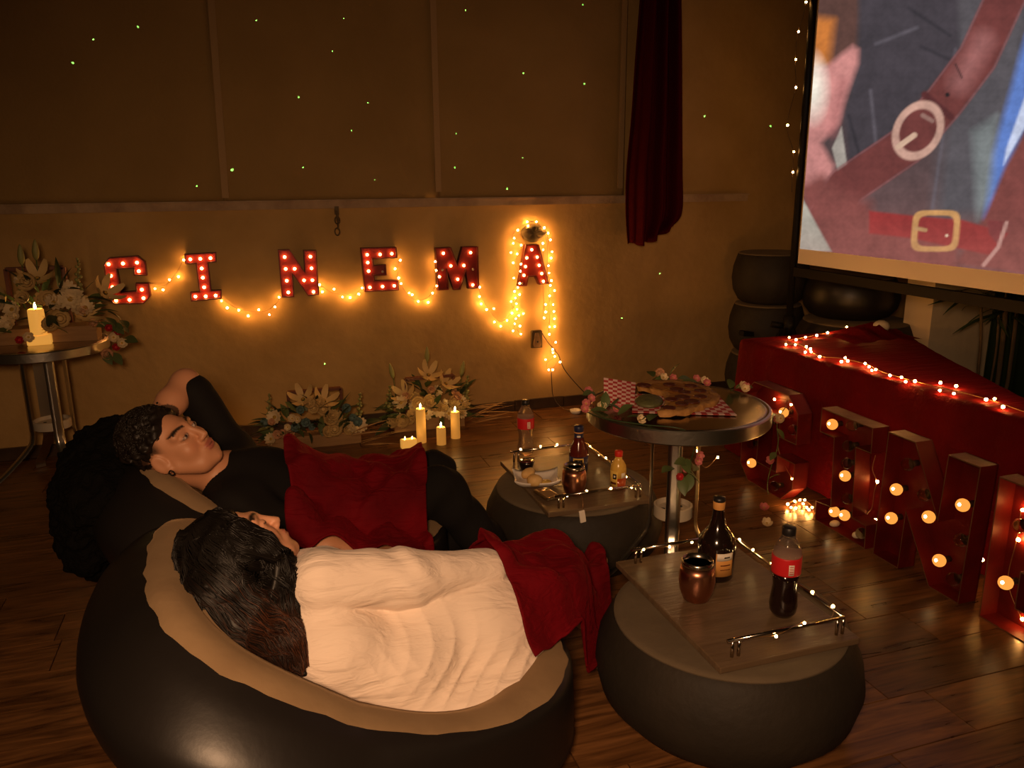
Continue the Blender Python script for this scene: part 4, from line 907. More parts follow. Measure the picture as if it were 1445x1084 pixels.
def potato(px, py, dz, r, label, rz):
    c = at_z(px, py, TT1 + dz); b = MB(); b.ball(c, r, 20, 12, Matrix.Rotation(rz, 3, 'Z'))
    for i, v in enumerate(b.v):
        q = np.array(v); k = 1 + .07 * float(wob(q[None], 90, 1)[0]); b.v[i] = tuple(np.array(c) + (q - np.array(c)) * k)
    tag(b.build('potato_wedge', M['potato'], smooth=True), label, 'food', 'food on the square plate')
potato(745, 668, .028, (.034, .022, .020), 'golden potato wedge at the back of the plate', .5)
potato(754, 678, .030, (.030, .024, .024), 'rounded golden potato wedge at the front of the plate', -.6)
b = MB(); b.lathe([(0, 0), (.024, .001), (.020, .006), (0, .007)], at_z(770, 681, TT1 + .012), 20); tag(b.build('cheese_dip', M['yellow_label'], smooth=True), 'dollop of yellow cheese on the plate', 'food')
# clear sauce tray lying at the tray corner
c = at_z(772, 699, TT1 + .004); root = thing('sauce_carton', at_z(772, 699, TT1), 'small open carton of brown sauce at the tray corner', 'carton')
def rr_box(name, c, d, rz, m, parent, bev=.006):
    b = MB(); b.box(c, d, rz); o = b.build(name, M[m], parent); mo = o.modifiers.new('bevel', 'BEVEL'); mo.width = bev; mo.segments = 3; return o
rr_box('carton_shell', c + Vector((0, 0, .004)), (.062, .105, .014), .16, 'steel_in', root); rr_box('sauce_fill', c + Vector((.001, -.012, .0075)), (.050, .066, .010), .16, 'crate_wood', root); rr_box('dip_pocket', c + Vector((-.012, .036, .0075)), (.022, .02, .01), .16, 'sauce', root, .003); rr_box('dip_pocket', c + Vector((.013, .036, .0075)), (.022, .02, .01), .16, 'cola', root, .003)

# ================================================================== pizza on checked paper
PZ = .7015
root = thing('checked_paper', at_z(945, 575, PZ), 'red and white checked paper under the pizza, one side folded up', 'paper')
def checks(p00, p10, p11, p01, nu, nv, name, sag=None, stag=True):
    """woven check sheet: quads alternate red / pale"""
    vs = []; fs = []; b = MB()
    g = lambda u, v: (p00.lerp(p10, u)).lerp(p01.lerp(p11, u), v)
    for i in range(nu):
        for j in range(nv):
            o = .5 * (j % 2) / nu if stag else 0
            q = [g(i / nu, j / nv), g((i + 1) / nu, j / nv), g((i + 1) / nu, (j + 1) / nv), g(i / nu, (j + 1) / nv)]
            b.m = (i + j) % 2; b.add(q, [(0, 1, 2, 3)])
    o = b.build(name, [M['check_red'], M['check_white']], root)
    mo = o.modifiers.new('weld', 'WELD'); mo.merge_threshold = .0004; mo = o.modifiers.new('thickness', 'SOLIDIFY'); mo.thickness = .0012
    return o
a0, a1, a2, a3 = at_z(892, 582, PZ + .002), at_z(1040, 586, PZ + .004), at_z(1012, 556, PZ + .002), at_z(893, 556, PZ + .002)
checks(a0, a1, a2, a3, 18, 10, 'sheet')
e0, e1, e2, e3 = at_z(852, 571, PZ + .003), at_z(895, 575, PZ + .003), at_y(897, 540, 2.36), at_y(852, 533, 2.36)
checks(e0, e1, e2, e3, 7, 12, 'raised_flap')
# pizza: an uneven half, thick crust round the edge
pz = thing('pizza', at_z(955, 568, PZ + .006), 'half-eaten pepperoni pizza with a browned crust on the checked paper', 'pizza')
edge_px = [(898, 541), (912, 538), (935, 537), (958, 538), (978, 541), (998, 546), (1008, 553), (1016, 560), (1011, 567), (998, 572), (985, 576), (970, 581), (950, 583), (928, 582), (935, 575), (938, 566), (935, 556), (915, 549), (902, 547)]
ring = [at_z(x, y, PZ + .016) for x, y in edge_px]; ctr = at_z(972, 560, PZ + .018)
b = MB(); n = len(ring); R1 = spline(ring + [ring[0]], 4)[:-1]; n = len(R1); vs = [p.lerp(ctr, .01) + Vector((0, 0, -.012)) for p in R1] + [p + Vector((0, 0, .002)) for p in R1] + [p.lerp(ctr, .09) + Vector((0, 0, .006)) for p in R1] + [p.lerp(ctr, .25) + Vector((0, 0, .003)) for p in R1]
vs = [Vector(p) + Vector((.003 * math.sin(i * 1.7), .003 * math.sin(i * 2.3), .003 * math.sin(i * 1.1))) for i, p in enumerate(vs)]
fs = [(k * n + i, k * n + (i + 1) % n, (k + 1) * n + (i + 1) % n, (k + 1) * n + i) for k in range(3) for i in range(n)]
b.add(vs, fs); b.build('crust', M['pizza_crust'], pz, True)
b = MB(); vs = [p.lerp(ctr, .2) + Vector((0, 0, .0035)) for p in R1] + [p.lerp(ctr, .6) + Vector((0, 0, .006)) for p in R1] + [ctr + Vector((0, 0, .006))]
b.add(vs, [(i, (i + 1) % n, n + (i + 1) % n, n + i) for i in range(n)] + [(n + i, n + (i + 1) % n, 2 * n) for i in range(n)]); b.build('cheese', M['cheese'], pz, True)
for i, (x, y) in enumerate([(908, 544), (944, 543), (975, 545), (955, 550), (966, 554), (988, 552), (963, 561), (988, 560), (948, 564), (976, 567), (962, 570), (944, 576)]):
    b = MB(); p = at_z(x, y, PZ + .0225); rr = .021 if i % 3 else .025
    b.lathe([(rr, 0), (rr, .003), (rr * .85, .002), (0, .0015)], p, 14); b.build('pepperoni', M['pepperoni'], pz, True)
b = MB(); c = at_z(916, 566, PZ + .010); b.ball(c, (.046, .07, .016), 18, 10, Matrix.Rotation(-.5, 3, 'Z')); tag(b.build('guacamole', M['sauce_green'], smooth=True), 'mound of green dip beside the pizza on the checked paper', 'food')

# ================================================================== flowers
def petal_flower(n, L, wd, cup, col, cc='pollen', layers=1, cr=.25, name='flower'):
    """petals round +Z; each petal a curved strip"""
    b = MB(); b.m = 0
    for lay in range(layers):
        sc = 1 - .25 * lay
        for k in range(n):
            a = 2 * math.pi * (k + .5 * lay) / n + random.uniform(-.1, .1); vs = []; m = 5
            for i in range(m):
                t = i / (m - 1); r = L * sc * (.12 + .88 * t) * math.cos(cup * t * (1 + .3 * lay)); z = L * sc * math.sin(cup * t * (1 + .4 * lay)) * t + .003 * lay
                wv = wd * sc * math.sin(math.pi * min(1, .12 + .80 * t)) ** .7 * .5
                for s in (-1, 0, 1): vs.append(((r * math.cos(a) - s * wv * math.sin(a)), (r * math.sin(a) + s * wv * math.cos(a)), z + (abs(s) * .12 * wv)))
            b.add(vs, [(i * 3 + j, i * 3 + j + 1, (i + 1) * 3 + j + 1, (i + 1) * 3 + j) for i in range(m - 1) for j in range(2)])
    b.m = 1; b.ball((0, 0, L * .06), (L * cr, L * cr, L * cr * .6), 8, 5)
    return b.mesh(name, [M[col], M[cc]], True)
def leaf_mesh(L, wd, m='leaf', name='leaf', bend=.5):
    b = MB(); vs = []; k = 7
    for i in range(k):
        t = i / (k - 1); wv = wd * math.sin(math.pi * min(.98, t * .92 + .06)) * .5; y = L * t * math.cos(bend * t * .5); z = -L * bend * t * t * .4
        for s in (-1, 0, 1): vs.append((s * wv, y, z + abs(s) * wv * .3))
    b.add(vs, [(i * 3 + j, i * 3 + j + 1, (i + 1) * 3 + j + 1, (i + 1) * 3 + j) for i in range(k - 1) for j in range(2)])
    return b.mesh(name, M[m], True)
def bud_mesh(L, r, m='leaf_bud'):
    b = MB(); b.tube([(0, 0, L * t) for t in (0, .15, .4, .7, .9, 1)], [r * .35, r * .8, r, r * .75, r * .4, r * .1], 8); return b.mesh('bud', M[m], True)
FLW = dict(daisy=petal_flower(12, .042, .018, .35, 'white_petal', layers=2), cream=petal_flower(9, .045, .026, .7, 'cream_petal', 'cream_petal', 3), lily=petal_flower(6, .085, .034, .65, 'cream_petal', cr=.08),
           blue=petal_flower(7, .036, .026, .95, 'blue_petal', 'blue_petal', 3), peach=petal_flower(7, .034, .024, .9, 'peach_petal', 'peach_petal', 3), red=petal_flower(6, .022, .018, .9, 'red_petal', 'red_petal', 2), pink=petal_flower(6, .022, .018, .6, 'pink_petal', layers=2), white=petal_flower(6, .024, .018, .6, 'white_petal', layers=2))
LFS = [leaf_mesh(.10, .036), leaf_mesh(.13, .034, 'leaf_dark'), leaf_mesh(.075, .04, 'leaf'), leaf_mesh(.16, .02, 'leaf_dark')]
BUD = bud_mesh(.085, .014); GRS = leaf_mesh(.26, .012, 'dry', 'dry_leaf', .3)
def face(d, spin=0): return Vector(d).to_track_quat('Z', 'Y').to_matrix().to_4x4().to_3x3() @ Matrix.Rotation(spin, 3, 'Z')
def place_flower(root, kind, p, d, s=1): inst('flower', FLW[kind], p, root, face(d, random.uniform(0, 6)), s)
def place_leaf(root, k, p, d, s=1, me=None):
    q = Vector(d).to_track_quat('Y', 'Z').to_matrix() @ Matrix.Rotation(random.uniform(-.8, .8), 3, 'Y'); inst('leaf', me or LFS[k], p, root, q, s)
def arrangement(c, label, z0, Wd, Hh, flowers, seed, group='flower arrangements', lilies=(), buds=(), spike=()):
    rg = random.Random(seed); c = Vector(c); root = thing('flower_arrangement', c, label, 'flowers', group)
    # holder box
    b = MB(); b.box(c + Vector((0, .02, .035)), (Wd * .8, .13, .07)); b.build('wooden_box', M['crate_wood'], root)
    dep = .13
    for i in range(64):
        a = rg.uniform(-1, 1); hgt = rg.uniform(.05, 1) * (1 - .55 * a * a); p = c + Vector((a * Wd * .42, rg.uniform(-dep, dep * .6) * .6, .05 + hgt * Hh * .62))
        d = Vector((a * 1.2 + rg.uniform(-.4, .4), rg.uniform(-1, .3), rg.uniform(-.3, .7) + .5 * hgt)); place_leaf(root, rg.choice((0, 0, 1, 2, 3)), p, d, rg.uniform(.8, 1.25))
    kinds = flowers; n = 30
    for i in range(n):
        a = -1 + 2 * ((i * .618) % 1); hgt = rg.uniform(.1, 1) * (1 - .5 * a * a); p = c + Vector((a * Wd * .40, -dep * rg.uniform(.35, .8), .06 + hgt * Hh * .70))
        place_flower(root, kinds[i % len(kinds)], p, (a * .6 + rg.uniform(-.3, .3), -1, rg.uniform(.1, .9)), rg.uniform(.85, 1.25))
    for (dx, dz, sx) in lilies: place_flower(root, 'lily', c + Vector((dx, -.05, dz)), (sx, -.7, .8), 1.1)
    for (dx, dz, t) in buds:
        p = c + Vector((dx, -.02, dz)); inst('bud', BUD, p, root, face((t, -.05, 1)), 1.1); m = MB(); m.tube([p, p + Vector((-t * .05, 0, -.12))], .003, 5); m.build('stem', M['leaf'], root, True)
    for (dx, dz, hh) in spike:
        m = MB(); p = c + Vector((dx, -.02, dz)); m.tube([p, p + Vector((.02, 0, hh))], .003, 5); m.build('stem', M['leaf'], root, True)
        for k in range(16): t = k / 15; b2 = inst('small_bud', SB, p + Vector((.02 * t + .014 * math.cos(k * 2.4) * (1.2 - t), .014 * math.sin(k * 2.4), hh * t)), root, scale=1.3 - .7 * t)
    return root
b = MB(); b.ball((0, 0, 0), .010, 6, 5); SB = b.mesh('small_bud', M['leaf_bud'], True)
def frame(px0, py0, px1, py1, Y, label):
    p = at_y(px0, py0, Y); q = at_y(px1, py1, Y); root = thing('wooden_frame', ((p.x + q.x) / 2, Y, q.z), label, 'frame', 'wooden frames behind the flowers'); w_ = .016
    for (c, d) in [(((p.x + q.x) / 2, Y, p.z), (q.x - p.x, .03, w_)), (((p.x + q.x) / 2, Y, q.z), (q.x - p.x, .03, w_)), ((p.x, Y, (p.z + q.z) / 2), (w_, .03, p.z - q.z)), ((q.x, Y, (p.z + q.z) / 2), (w_, .03, p.z - q.z))]:
        b = MB(); b.box(c, d); b.build('frame_bar', M['frame_wood'], root)
mix1 = ['daisy', 'cream', 'cream', 'daisy', 'white', 'peach', 'cream', 'daisy']; mix2 = ['blue', 'cream', 'peach', 'cream', 'blue', 'daisy', 'cream', 'white']; mix3 = ['cream', 'daisy', 'cream', 'peach', 'cream', 'daisy', 'white']
arrangement((-.97, 4.17, .70), 'cream flower arrangement with lilies and buds on the bistro table by the wall', .70, .60, .34, mix1, 11, lilies=[(.03, .30, .1), (.30, .22, .9), (-.15, .18, -.3), (.20, .12, .5)], buds=[(-.03, .36, .05), (.03, .38, .08), (-.16, .30, -.35)], spike=[(.18, .20, .18), (-.33, .15, .14)])
g = arrangement(at_z(445, 628, 0), 'flower arrangement with blue roses and peach blooms on the floor by the wall', 0, .62, .30, mix2, 5, lilies=[(-.05, .28, -.2), (.06, .26, .3)], spike=[(-.24, .12, .20), (.24, .12, .16)])
g2 = arrangement(at_z(605, 603, 0) + Vector((0, .0, 0)), 'cream lily and daisy arrangement on the floor behind the candles', 0, .52, .34, mix3, 9, lilies=[(.0, .33, .1), (.10, .27, .5), (-.14, .22, -.5)], buds=[(.0, .40, .02), (-.2, .32, -.2), (.2, .30, .2)], spike=[(-.24, .14, .14), (.22, .16, .14)])
rg = random.Random(4)
for root, cpt, sgn in ((g, at_z(445, 640, 0), (-1, 1)), (g2, at_z(605, 610, 0), (1, 1))):
    for k in range(26):
        s = sgn[k % 2]; place_leaf(root, 0, cpt + Vector((s * rg.uniform(.18, .28), rg.uniform(-.08, .05), rg.uniform(.02, .12))), (s, rg.uniform(-.5, .2), rg.uniform(.0, .45)), rg.uniform(.6, 1.1), GRS)
# small red blossoms hanging over the table edge belong to the arrangement on it
tabfl = [o for o in bpy.data.objects if o.name == 'flower_arrangement'][0]
for (x, y, kd) in [(160, 476, 'white'), (163, 490, 'red'), (153, 463, 'red'), (166, 468, 'red'), (27, 480, 'red'), (150, 500, 'peach'), (40, 476, 'white'), (172, 484, 'white')]: place_flower(tabfl, kd, at_y(x, y, 4.03), (.3, -1, .2), 1.2)
for (x, y) in [(170, 452), (160, 456), (150, 448), (176, 478), (158, 498), (146, 495), (166, 462), (152, 440)]: place_leaf(tabfl, 2, at_y(x, y, 4.04), (random.uniform(.2, 1), -.6, random.uniform(-.6, .1)), 1.1)
frame(8, 380, 103, 470, 4.36, 'thin red-brown wooden frame behind the flowers on the bistro table')
frame(406, 554, 484, 603, 4.42, 'thin red-brown wooden frame behind the blue rose arrangement')
frame(572, 535, 641, 588, 4.45, 'thin red-brown wooden frame behind the lily and daisy arrangement')

# ================================================================== candles
b = MB(); b.tube([(0, 0, 0), (0, 0, .008), (0, 0, .020), (.001, 0, .030)], [.003, .0055, .004, .0005], 8); FLM = b.mesh('flame', M['flame'], True)
def candle(p, h, r, label, wm='wax'):
    root = thing('pillar_candle', p, label, 'candle', 'lit pillar candles')
    b = MB(); b.lathe([(0, 0), (r, 0), (r, h * .6), (r * .98, h - .004), (r * .86, h), (r * .6, h - .008), (0, h - .008)], p, 24); b.build('wax', M[wm], root, True, auto=50)
    b = MB(); b.tube([Vector(p) + Vector((0, 0, h - .009)), Vector(p) + Vector((0, 0, h + .003))], .0014, 5); b.build('wick', M['black_cap'], root)
    inst('flame', FLM, Vector(p) + Vector((0, 0, h + .0)), root)
candle(at_z(595, 624, 0), .195, .027, 'tallest lit pillar candle on the floor before the lilies')
candle(at_z(623, 627, 0), .10, .026, 'short lit pillar candle between two taller candles')
candle(at_z(643, 618, 0), .155, .026, 'medium lit pillar candle at the end of the floor group')
def votive(p, d, label, holes, group):
    root = thing('votive_candle', p, label, 'candle', group); b = MB(); b.box(Vector(p) + Vector((0, 0, d[2] / 2)), d, .12); o = b.build('wax', M['wax_hot'], root); mo = o.modifiers.new('bevel', 'BEVEL'); mo.width = .006; mo.segments = 3
    for h in holes: inst('flame', FLM, Vector(p) + Vector((h, 0, d[2] - .004)), root, scale=.6)
votive(at_z(577, 632, 0), (.085, .045, .052), 'low square double candle glowing on the floor', (-.02, .02), 'low square candles')
votive(at_z(57, 486, .70), (.10, .06, .045), 'low glowing wax block under the candle on the bistro table', (.01,), 'low square candles')
pc = at_z(57, 486, .70); candle(Vector((pc.x, pc.y + .005, .7455)), .118, .034, 'lit pillar candle standing on the wax block on the bistro table', 'wax_hot')

# ================================================================== garland on the pizza table and loose blossoms
gr = thing('flower_garland', (1.267, 2.205, .70), 'artificial pink blossom garland laid round the rim of the pizza table', 'garland')
rg = random.Random(8)
for (x, y, kd) in [(830, 552, 'pink'), (833, 563, 'pink'), (827, 570, 'pink'), (824, 578, 'pink'), (849, 574, 'white'), (870, 577, 'pink'), (903, 593, 'white'), (930, 528, 'peach'), (936, 533, 'white'), (949, 534, 'pink'), (982, 535, 'pink'), (993, 538, 'white'), (997, 541, 'pink'), (1047, 545, 'white'), (1051, 549, 'white'), (1052, 546, 'pink')]:
    p = at_z(x, y, .715); place_flower(gr, kd, p, (rg.uniform(-.4, .2), -1, .7), .78)
for (x, y) in [(840, 555), (845, 562), (858, 580), (872, 585), (880, 583), (865, 578), (910, 594), (916, 594), (852, 578), (922, 532), (940, 534), (946, 530), (925, 536), (976, 537), (986, 541), (1038, 546), (1044, 548), (1030, 548), (885, 589)]:
    p = at_z(x, y, .708); place_leaf(gr, 2, p, (rg.uniform(-1, 1), rg.uniform(-.8, .5), rg.uniform(.0, .6)), .8)
b = MB(); b.tube(spline([at_z(826, 580, .706), at_z(850, 590, .705), at_z(905, 599, .706), at_y(960, 605, 1.955), at_y(981, 620, 1.99), at_y(978, 640, 2.02), at_y(972, 660, 2.04)], 8), .002, 5); b.build('stem', M['leaf_dark'], gr, True)
for (x, y) in [(950, 660), (957, 655), (965, 664), (972, 652), (974, 668), (962, 672), (968, 648), (978, 655)]: place_leaf(gr, 2, at_y(x, y, 2.04), (rg.uniform(-1, 1), -.4, rg.uniform(-.7, .6)), .85)
for (x, y, kd) in [(957, 672, 'red'), (966, 660, 'pink'), (984, 650, 'pink'), (986, 643, 'pink')]: place_flower(gr, kd, at_y(x, y, 2.03), (0, -1, .2), .8)
vine = thing('flower_garland', at_z(1086, 708, 0), 'thin artificial vine with blossoms hanging down the box letter C', 'garland')
b = MB(); b.tube(spline([at_x(*c1(395, 250), LX - .02), at_x(*c1(325, 370), LX - .015), at_x(*c1(330, 560), LX - .012), at_x(*c1(265, 770), LX - .012), at_x(*c1(245, 900), LX - .012), at_x(*c1(262, 1030), LX - .03), at_z(1078, 716, .004)], 8), .0022, 5); b.build('stem', M['leaf'], vine, True)
for q in [(290, 300), (300, 320), (275, 330), (320, 430), (310, 620), (262, 830), (230, 1030), (255, 1040)]: place_leaf(vine, 2, at_x(*c1(*q), LX - .03), (rg.uniform(-.5, .5), rg.uniform(-1, 1), rg.uniform(-.8, .4)), .75)
for q, kd in [((355, 345), 'white'), ((335, 350), 'pink'), ((275, 680), 'pink')]: place_flower(vine, kd, at_x(*c1(*q), LX - .03), (-1, -.6, .3), 1.1)
for (x, y, kd, lb) in [(1078, 717, 'pink', 'pink blossom fallen on the floor below the box letter C'), (1082, 739, 'white', 'pale blossom lying alone on the floor planks')]:
    o = inst('fallen_blossom', FLW[kd], at_z(x, y, .006), None, face((-.3, -.6, 1)), 1.15); tag(o, lb, 'flower')
for (x, y, r, lb) in [(1178, 739, (.024, .016, .014), 'white pebble on the floor before the box letter I'), (1209, 758, (.022, .015, .014), 'grey pebble inside the foot of the box letter I')]:
    b = MB(); p = at_z(x, y, .014) if x < 1200 else at_x(x, y, LX + .03); p.z = r[2] + (.0065 if x > 1200 else 0); b.ball(p, r, 14, 8); tag(b.build('pebble', M['pale_stone'], smooth=True), lb, 'pebble')

# ================================================================== potted dracaena by the wall end
pl = thing('potted_plant', (3.62, 3.13, 0), 'tall spiky-leaved plant in a pot behind the red covered table', 'plant')
b = MB(); b.lathe([(0, 0), (.11, 0), (.15, .22), (.16, .24), (.145, .24), (.13, .20), (0, .20)], (3.62, 3.13, 0), 28); b.build('pot', M['terracotta'], pl, True, auto=45)
tops = []
for k, (px0, py0, px1, py1, r) in enumerate([(1380, 530, 1384, 420, .007), (1403, 560, 1422, 405, .012), (1416, 560, 1436, 430, .010), (1398, 540, 1410, 440, .006)]):
    Y = 3.10 + .03 * k; a = at_y(px0, py0, Y); t = at_y(px1, py1, Y); m = MB(); m.tube(spline([(3.60 + .02 * k, 3.13, .2), a, a.lerp(t, .5) + Vector((.012, 0, 0)), t], 6), r, 8); m.build('stem', M['trunk'], pl, True); tops.append(t)
DL = leaf_mesh(.29, .020, 'leaf_dark', 'leaf', .75); rg = random.Random(2)
for t in tops:
    for k in range(17):
        a = rg.uniform(0, 6.28); place_leaf(pl, 0, t + Vector((0, 0, rg.uniform(-.04, .03))), (math.cos(a), math.sin(a) * .5 - .2, rg.uniform(-.35, .7)), rg.uniform(.7, 1.1), DL)
b = MB(); vs = []; fs = []
for i in range(41):
    for z in (0, .8, 1.6, 2.4, 3.1): vs.append((3.95 + i * .02, 3.42 + .022 * math.sin(i * 1.1), z))
for i in range(40):
    for j in range(4): a = i * 5 + j; fs.append((a, a + 5, a + 6, a + 1))
b.add(vs, fs); o = b.build('curtain', M['leaf_dark'], smooth=True); o.modifiers.new('thickness', 'SOLIDIFY').thickness = .004; tag(o, 'dark green curtain hanging against the pale wall end', 'curtain')

b = MB(); p = at_z(812, 583, 0); b.lathe([(0, 0), (.030, .001), (.036, .022), (.033, .022), (.028, .006), (0, .005)], p, 18); tag(b.build('tealight_cup', M['white_label'], smooth=True), 'small white cup left on the floor by the skirting tiles', 'cup')
# ================================================================== inflatable loungers
def chair_frame(c, ang):
    ca, sa = math.cos(ang), math.sin(ang)
    return lambda u, v, z: (c[0] + u * ca - v * sa, c[1] + u * sa + v * ca, z)
def sstep(x): x = max(0., min(1., x)); return x * x * (3 - 2 * x)
def lounger(c, ang, label, zb=.625, hw=.36, bw=1.):
    root = thing('lounger', (c[0], c[1], 0), label, 'lounger', 'inflatable loungers'); to = chair_frame(c, ang); n = 128
    base, cov = [], []
    for j in range(n):
        th = 2 * math.pi * j / n; cth, sth = math.cos(th), math.sin(th); bk = sstep((1 - cth) / 2 * 1.5 - .35)
        k = (abs(cth) ** 2.9 + abs(sth) ** 2.9) ** (-1 / 2.9)
        a = .545 if cth > 0 else .375; ru, rv = a * k * cth, hw * k * sth
        rr = math.hypot(ru, rv); d = (ru / rr, rv / rr)
        ang_ = abs((th + math.pi) % (2 * math.pi) - math.pi); zr = .29 + (zb - .29) * sstep((math.degrees(ang_) - 50) / 110)
        Bo = .02 + .135 * bk + .01 * (1 - abs(cth))
        sc = .0025 * math.sin(22 * th) + .002 * math.sin(37 * th + 1)
        prof = [(-.14 - .17 * bk, .004), (-.06 + Bo * .3 - .19 * bk, .012), (Bo * .8 - .20 * bk, .32 * .29), (Bo * 1.03 - .12 * bk, zr * .40), (Bo * 1.0 - .03 * bk, zr * .62), (Bo * .92, zr * .80), (Bo * .36 + .01, zr * .935), (.004 + sc, zr * .985)]
        pts = spline([Vector((o, z, 0)) for o, z in prof], 4)
        base.append([to(ru + d[0] * p.x, rv + d[1] * p.x, p.y) for p in pts])
        zs = .20
        q_ = 1 + (bw - 1) * (1 - bk); ip = [(.004 + sc, zr * .985), (-.012, zr + .004), (-.045 * q_, zr + .004), (-.078 * q_, zr - .012), (-.088 * q_, zr - .034), (-.094 * q_, zr - .03)]
        row = [to(ru + d[0] * o, rv + d[1] * o, z) for o, z in ip]
        r7 = rr - .094 * q_; z7 = zr - .03
        for t in (.93, .85, .75, .62, .48, .33, .17, .02):
            z = zs + (z7 - zs) * t ** 2.1 + .05 * math.sin(t * math.pi) * (1 - bk) * .4; row.append(to(d[0] * r7 * t + .03 * (1 - t), d[1] * r7 * t, z))
        cov.append(row)
    def loft(rows, name, m, close=False):
        k = len(rows[0]); b = MB(); b.v = [p for r in rows for p in r]; fs = []
        for j in range(n):
            for i in range(k - 1): fs.append((j * k + i, ((j + 1) % n) * k + i, ((j + 1) % n) * k + i + 1, j * k + i + 1))
        if close == 'bottom': fs.append(tuple(j * k for j in range(n)))
        if close == 'center': fs.append(tuple(j * k + k - 1 for j in range(n)))
        b.f = fs; b.mi = [0] * len(fs); o = b.build(name, M[m], root, True); fix(o); return o
    loft(base, 'inflated_base', 'pvc', 'bottom'); loft(cov, 'flocked_seat', 'flock', 'center')
    # seat height lookup for draping
    pts = np.array([p for r in cov for p in r]); return root, pts
WC, WA = (.105, 1.752), R(4)
MC, MA = (-.01, 2.56), R(8)
lo1, seat1 = lounger(WC, WA, 'black inflatable lounger with a beige seat under the person in the white blouse', hw=.40, bw=1.45)
lo2, seat2 = lounger(MC, MA, 'black inflatable lounger draped with a dark coat under the person in black')
def seat_z(pts, X, Y):
    """inverse-distance height of the seat cover at grid X, Y"""
    q = np.stack([X.ravel(), Y.ravel()], 1); out = np.zeros(len(q))
    for s in range(0, len(q), 4000):
        d = ((q[s:s + 4000, None] - pts[None, :, :2]) ** 2).sum(-1); i = np.argpartition(d, 6, 1)[:, :6]; dd = np.take_along_axis(d, i, 1) + 1e-5; wgt = 1 / dd; out[s:s + 4000] = (pts[i, 2] * wgt).sum(1) / wgt.sum(1); out[s:s + 4000][dd.min(1) > .004] = 0
    return out.reshape(X.shape)

# ================================================================== heads
def head_frame(Fw, Up):
    F_ = np.array(Fw, float); F_ /= np.linalg.norm(F_); U_ = np.array(Up, float); U_ -= F_ * (U_ @ F_); U_ /= np.linalg.norm(U_); R_ = np.cross(F_, U_)
    return np.stack([R_, F_, U_], 1)   # columns: right, forward, up
def head_sdf(P, C, Rt, k=1., female=False):
    q = ((P - np.array(C, np.float32)) @ Rt.astype(np.float32)) / k; qs = q.copy(); qs[..., 0] = np.abs(q[..., 0])
    d = ell(q, (0, -.018, .034), (.073, .092, .082))
    d = smin(d, ell(q, (0, .030, -.028), (.056, .058, .082)), .035)
    d = smin(d, ell(q, (0, .052, -.082), (.034 if female else .039, .036, .030)), .03)          # jaw
    d = smin(d, ell(q, (0, .077, -.100), (.017, .014, .013)), .02)                              # chin
    d = smin(d, cone(qs, (.055, .012, -.045), (.036, .050, -.085), .022, .020), .03)            # jaw line
    d = smin(d, ell(qs, (.038, .058, -.028), (.022, .022, .022)), .025)                         # cheek
    d = smin(d, cone(qs, (.0, .082, .028), (.046, .066, .026), .010, .010), .018)               # brow
    d = smax(d, -ell(qs, (.031, .100, .008), (.020, .019, .012)), .014)                         # socket
    d = smin(d, ell(qs, (.031, .0745, .006), (.0165, .0130, .0110)), .006)                      # lids
    d = smin(d, cone(q, (0, .086, .018), (0, .106, -.026), .0065, .0100), .012)                 # nose
    d = smin(d, ell(qs, (.0105, .096, -.031), (.0085, .0095, .0070)), .008)
    d = smin(d, ell(q, (0, .082, -.058), (.027, .014, .016)), .016)
    d = smin(d, ell(qs, (.009, .0935, -.0535), (.014, .0070, .0045)), .005)                     # upper lip
    d = smin(d, ell(q, (0, .0930, -.0640), (.0185, .0075, .0052)), .005)                        # lower lip
    d = smax(d, -ell(q, (0, .103, -.0586), (.024, .007, .0012)), .003)
    a = .35; er = np.array([[math.cos(a), -math.sin(a), 0], [math.sin(a), math.cos(a), 0], [0, 0, 1]])
    e = ell(qs, (.078, -.010, -.006), (.0065, .020, .031), er)
    e = smax(e, -ell(qs, (.0865, -.004, -.002), (.006, .011, .019), er), .006)
    e = smin(e, ell(qs, (.077, .000, -.032), (.006, .009, .008)), .008)
    d = smin(d, e, .007)
    return d * k
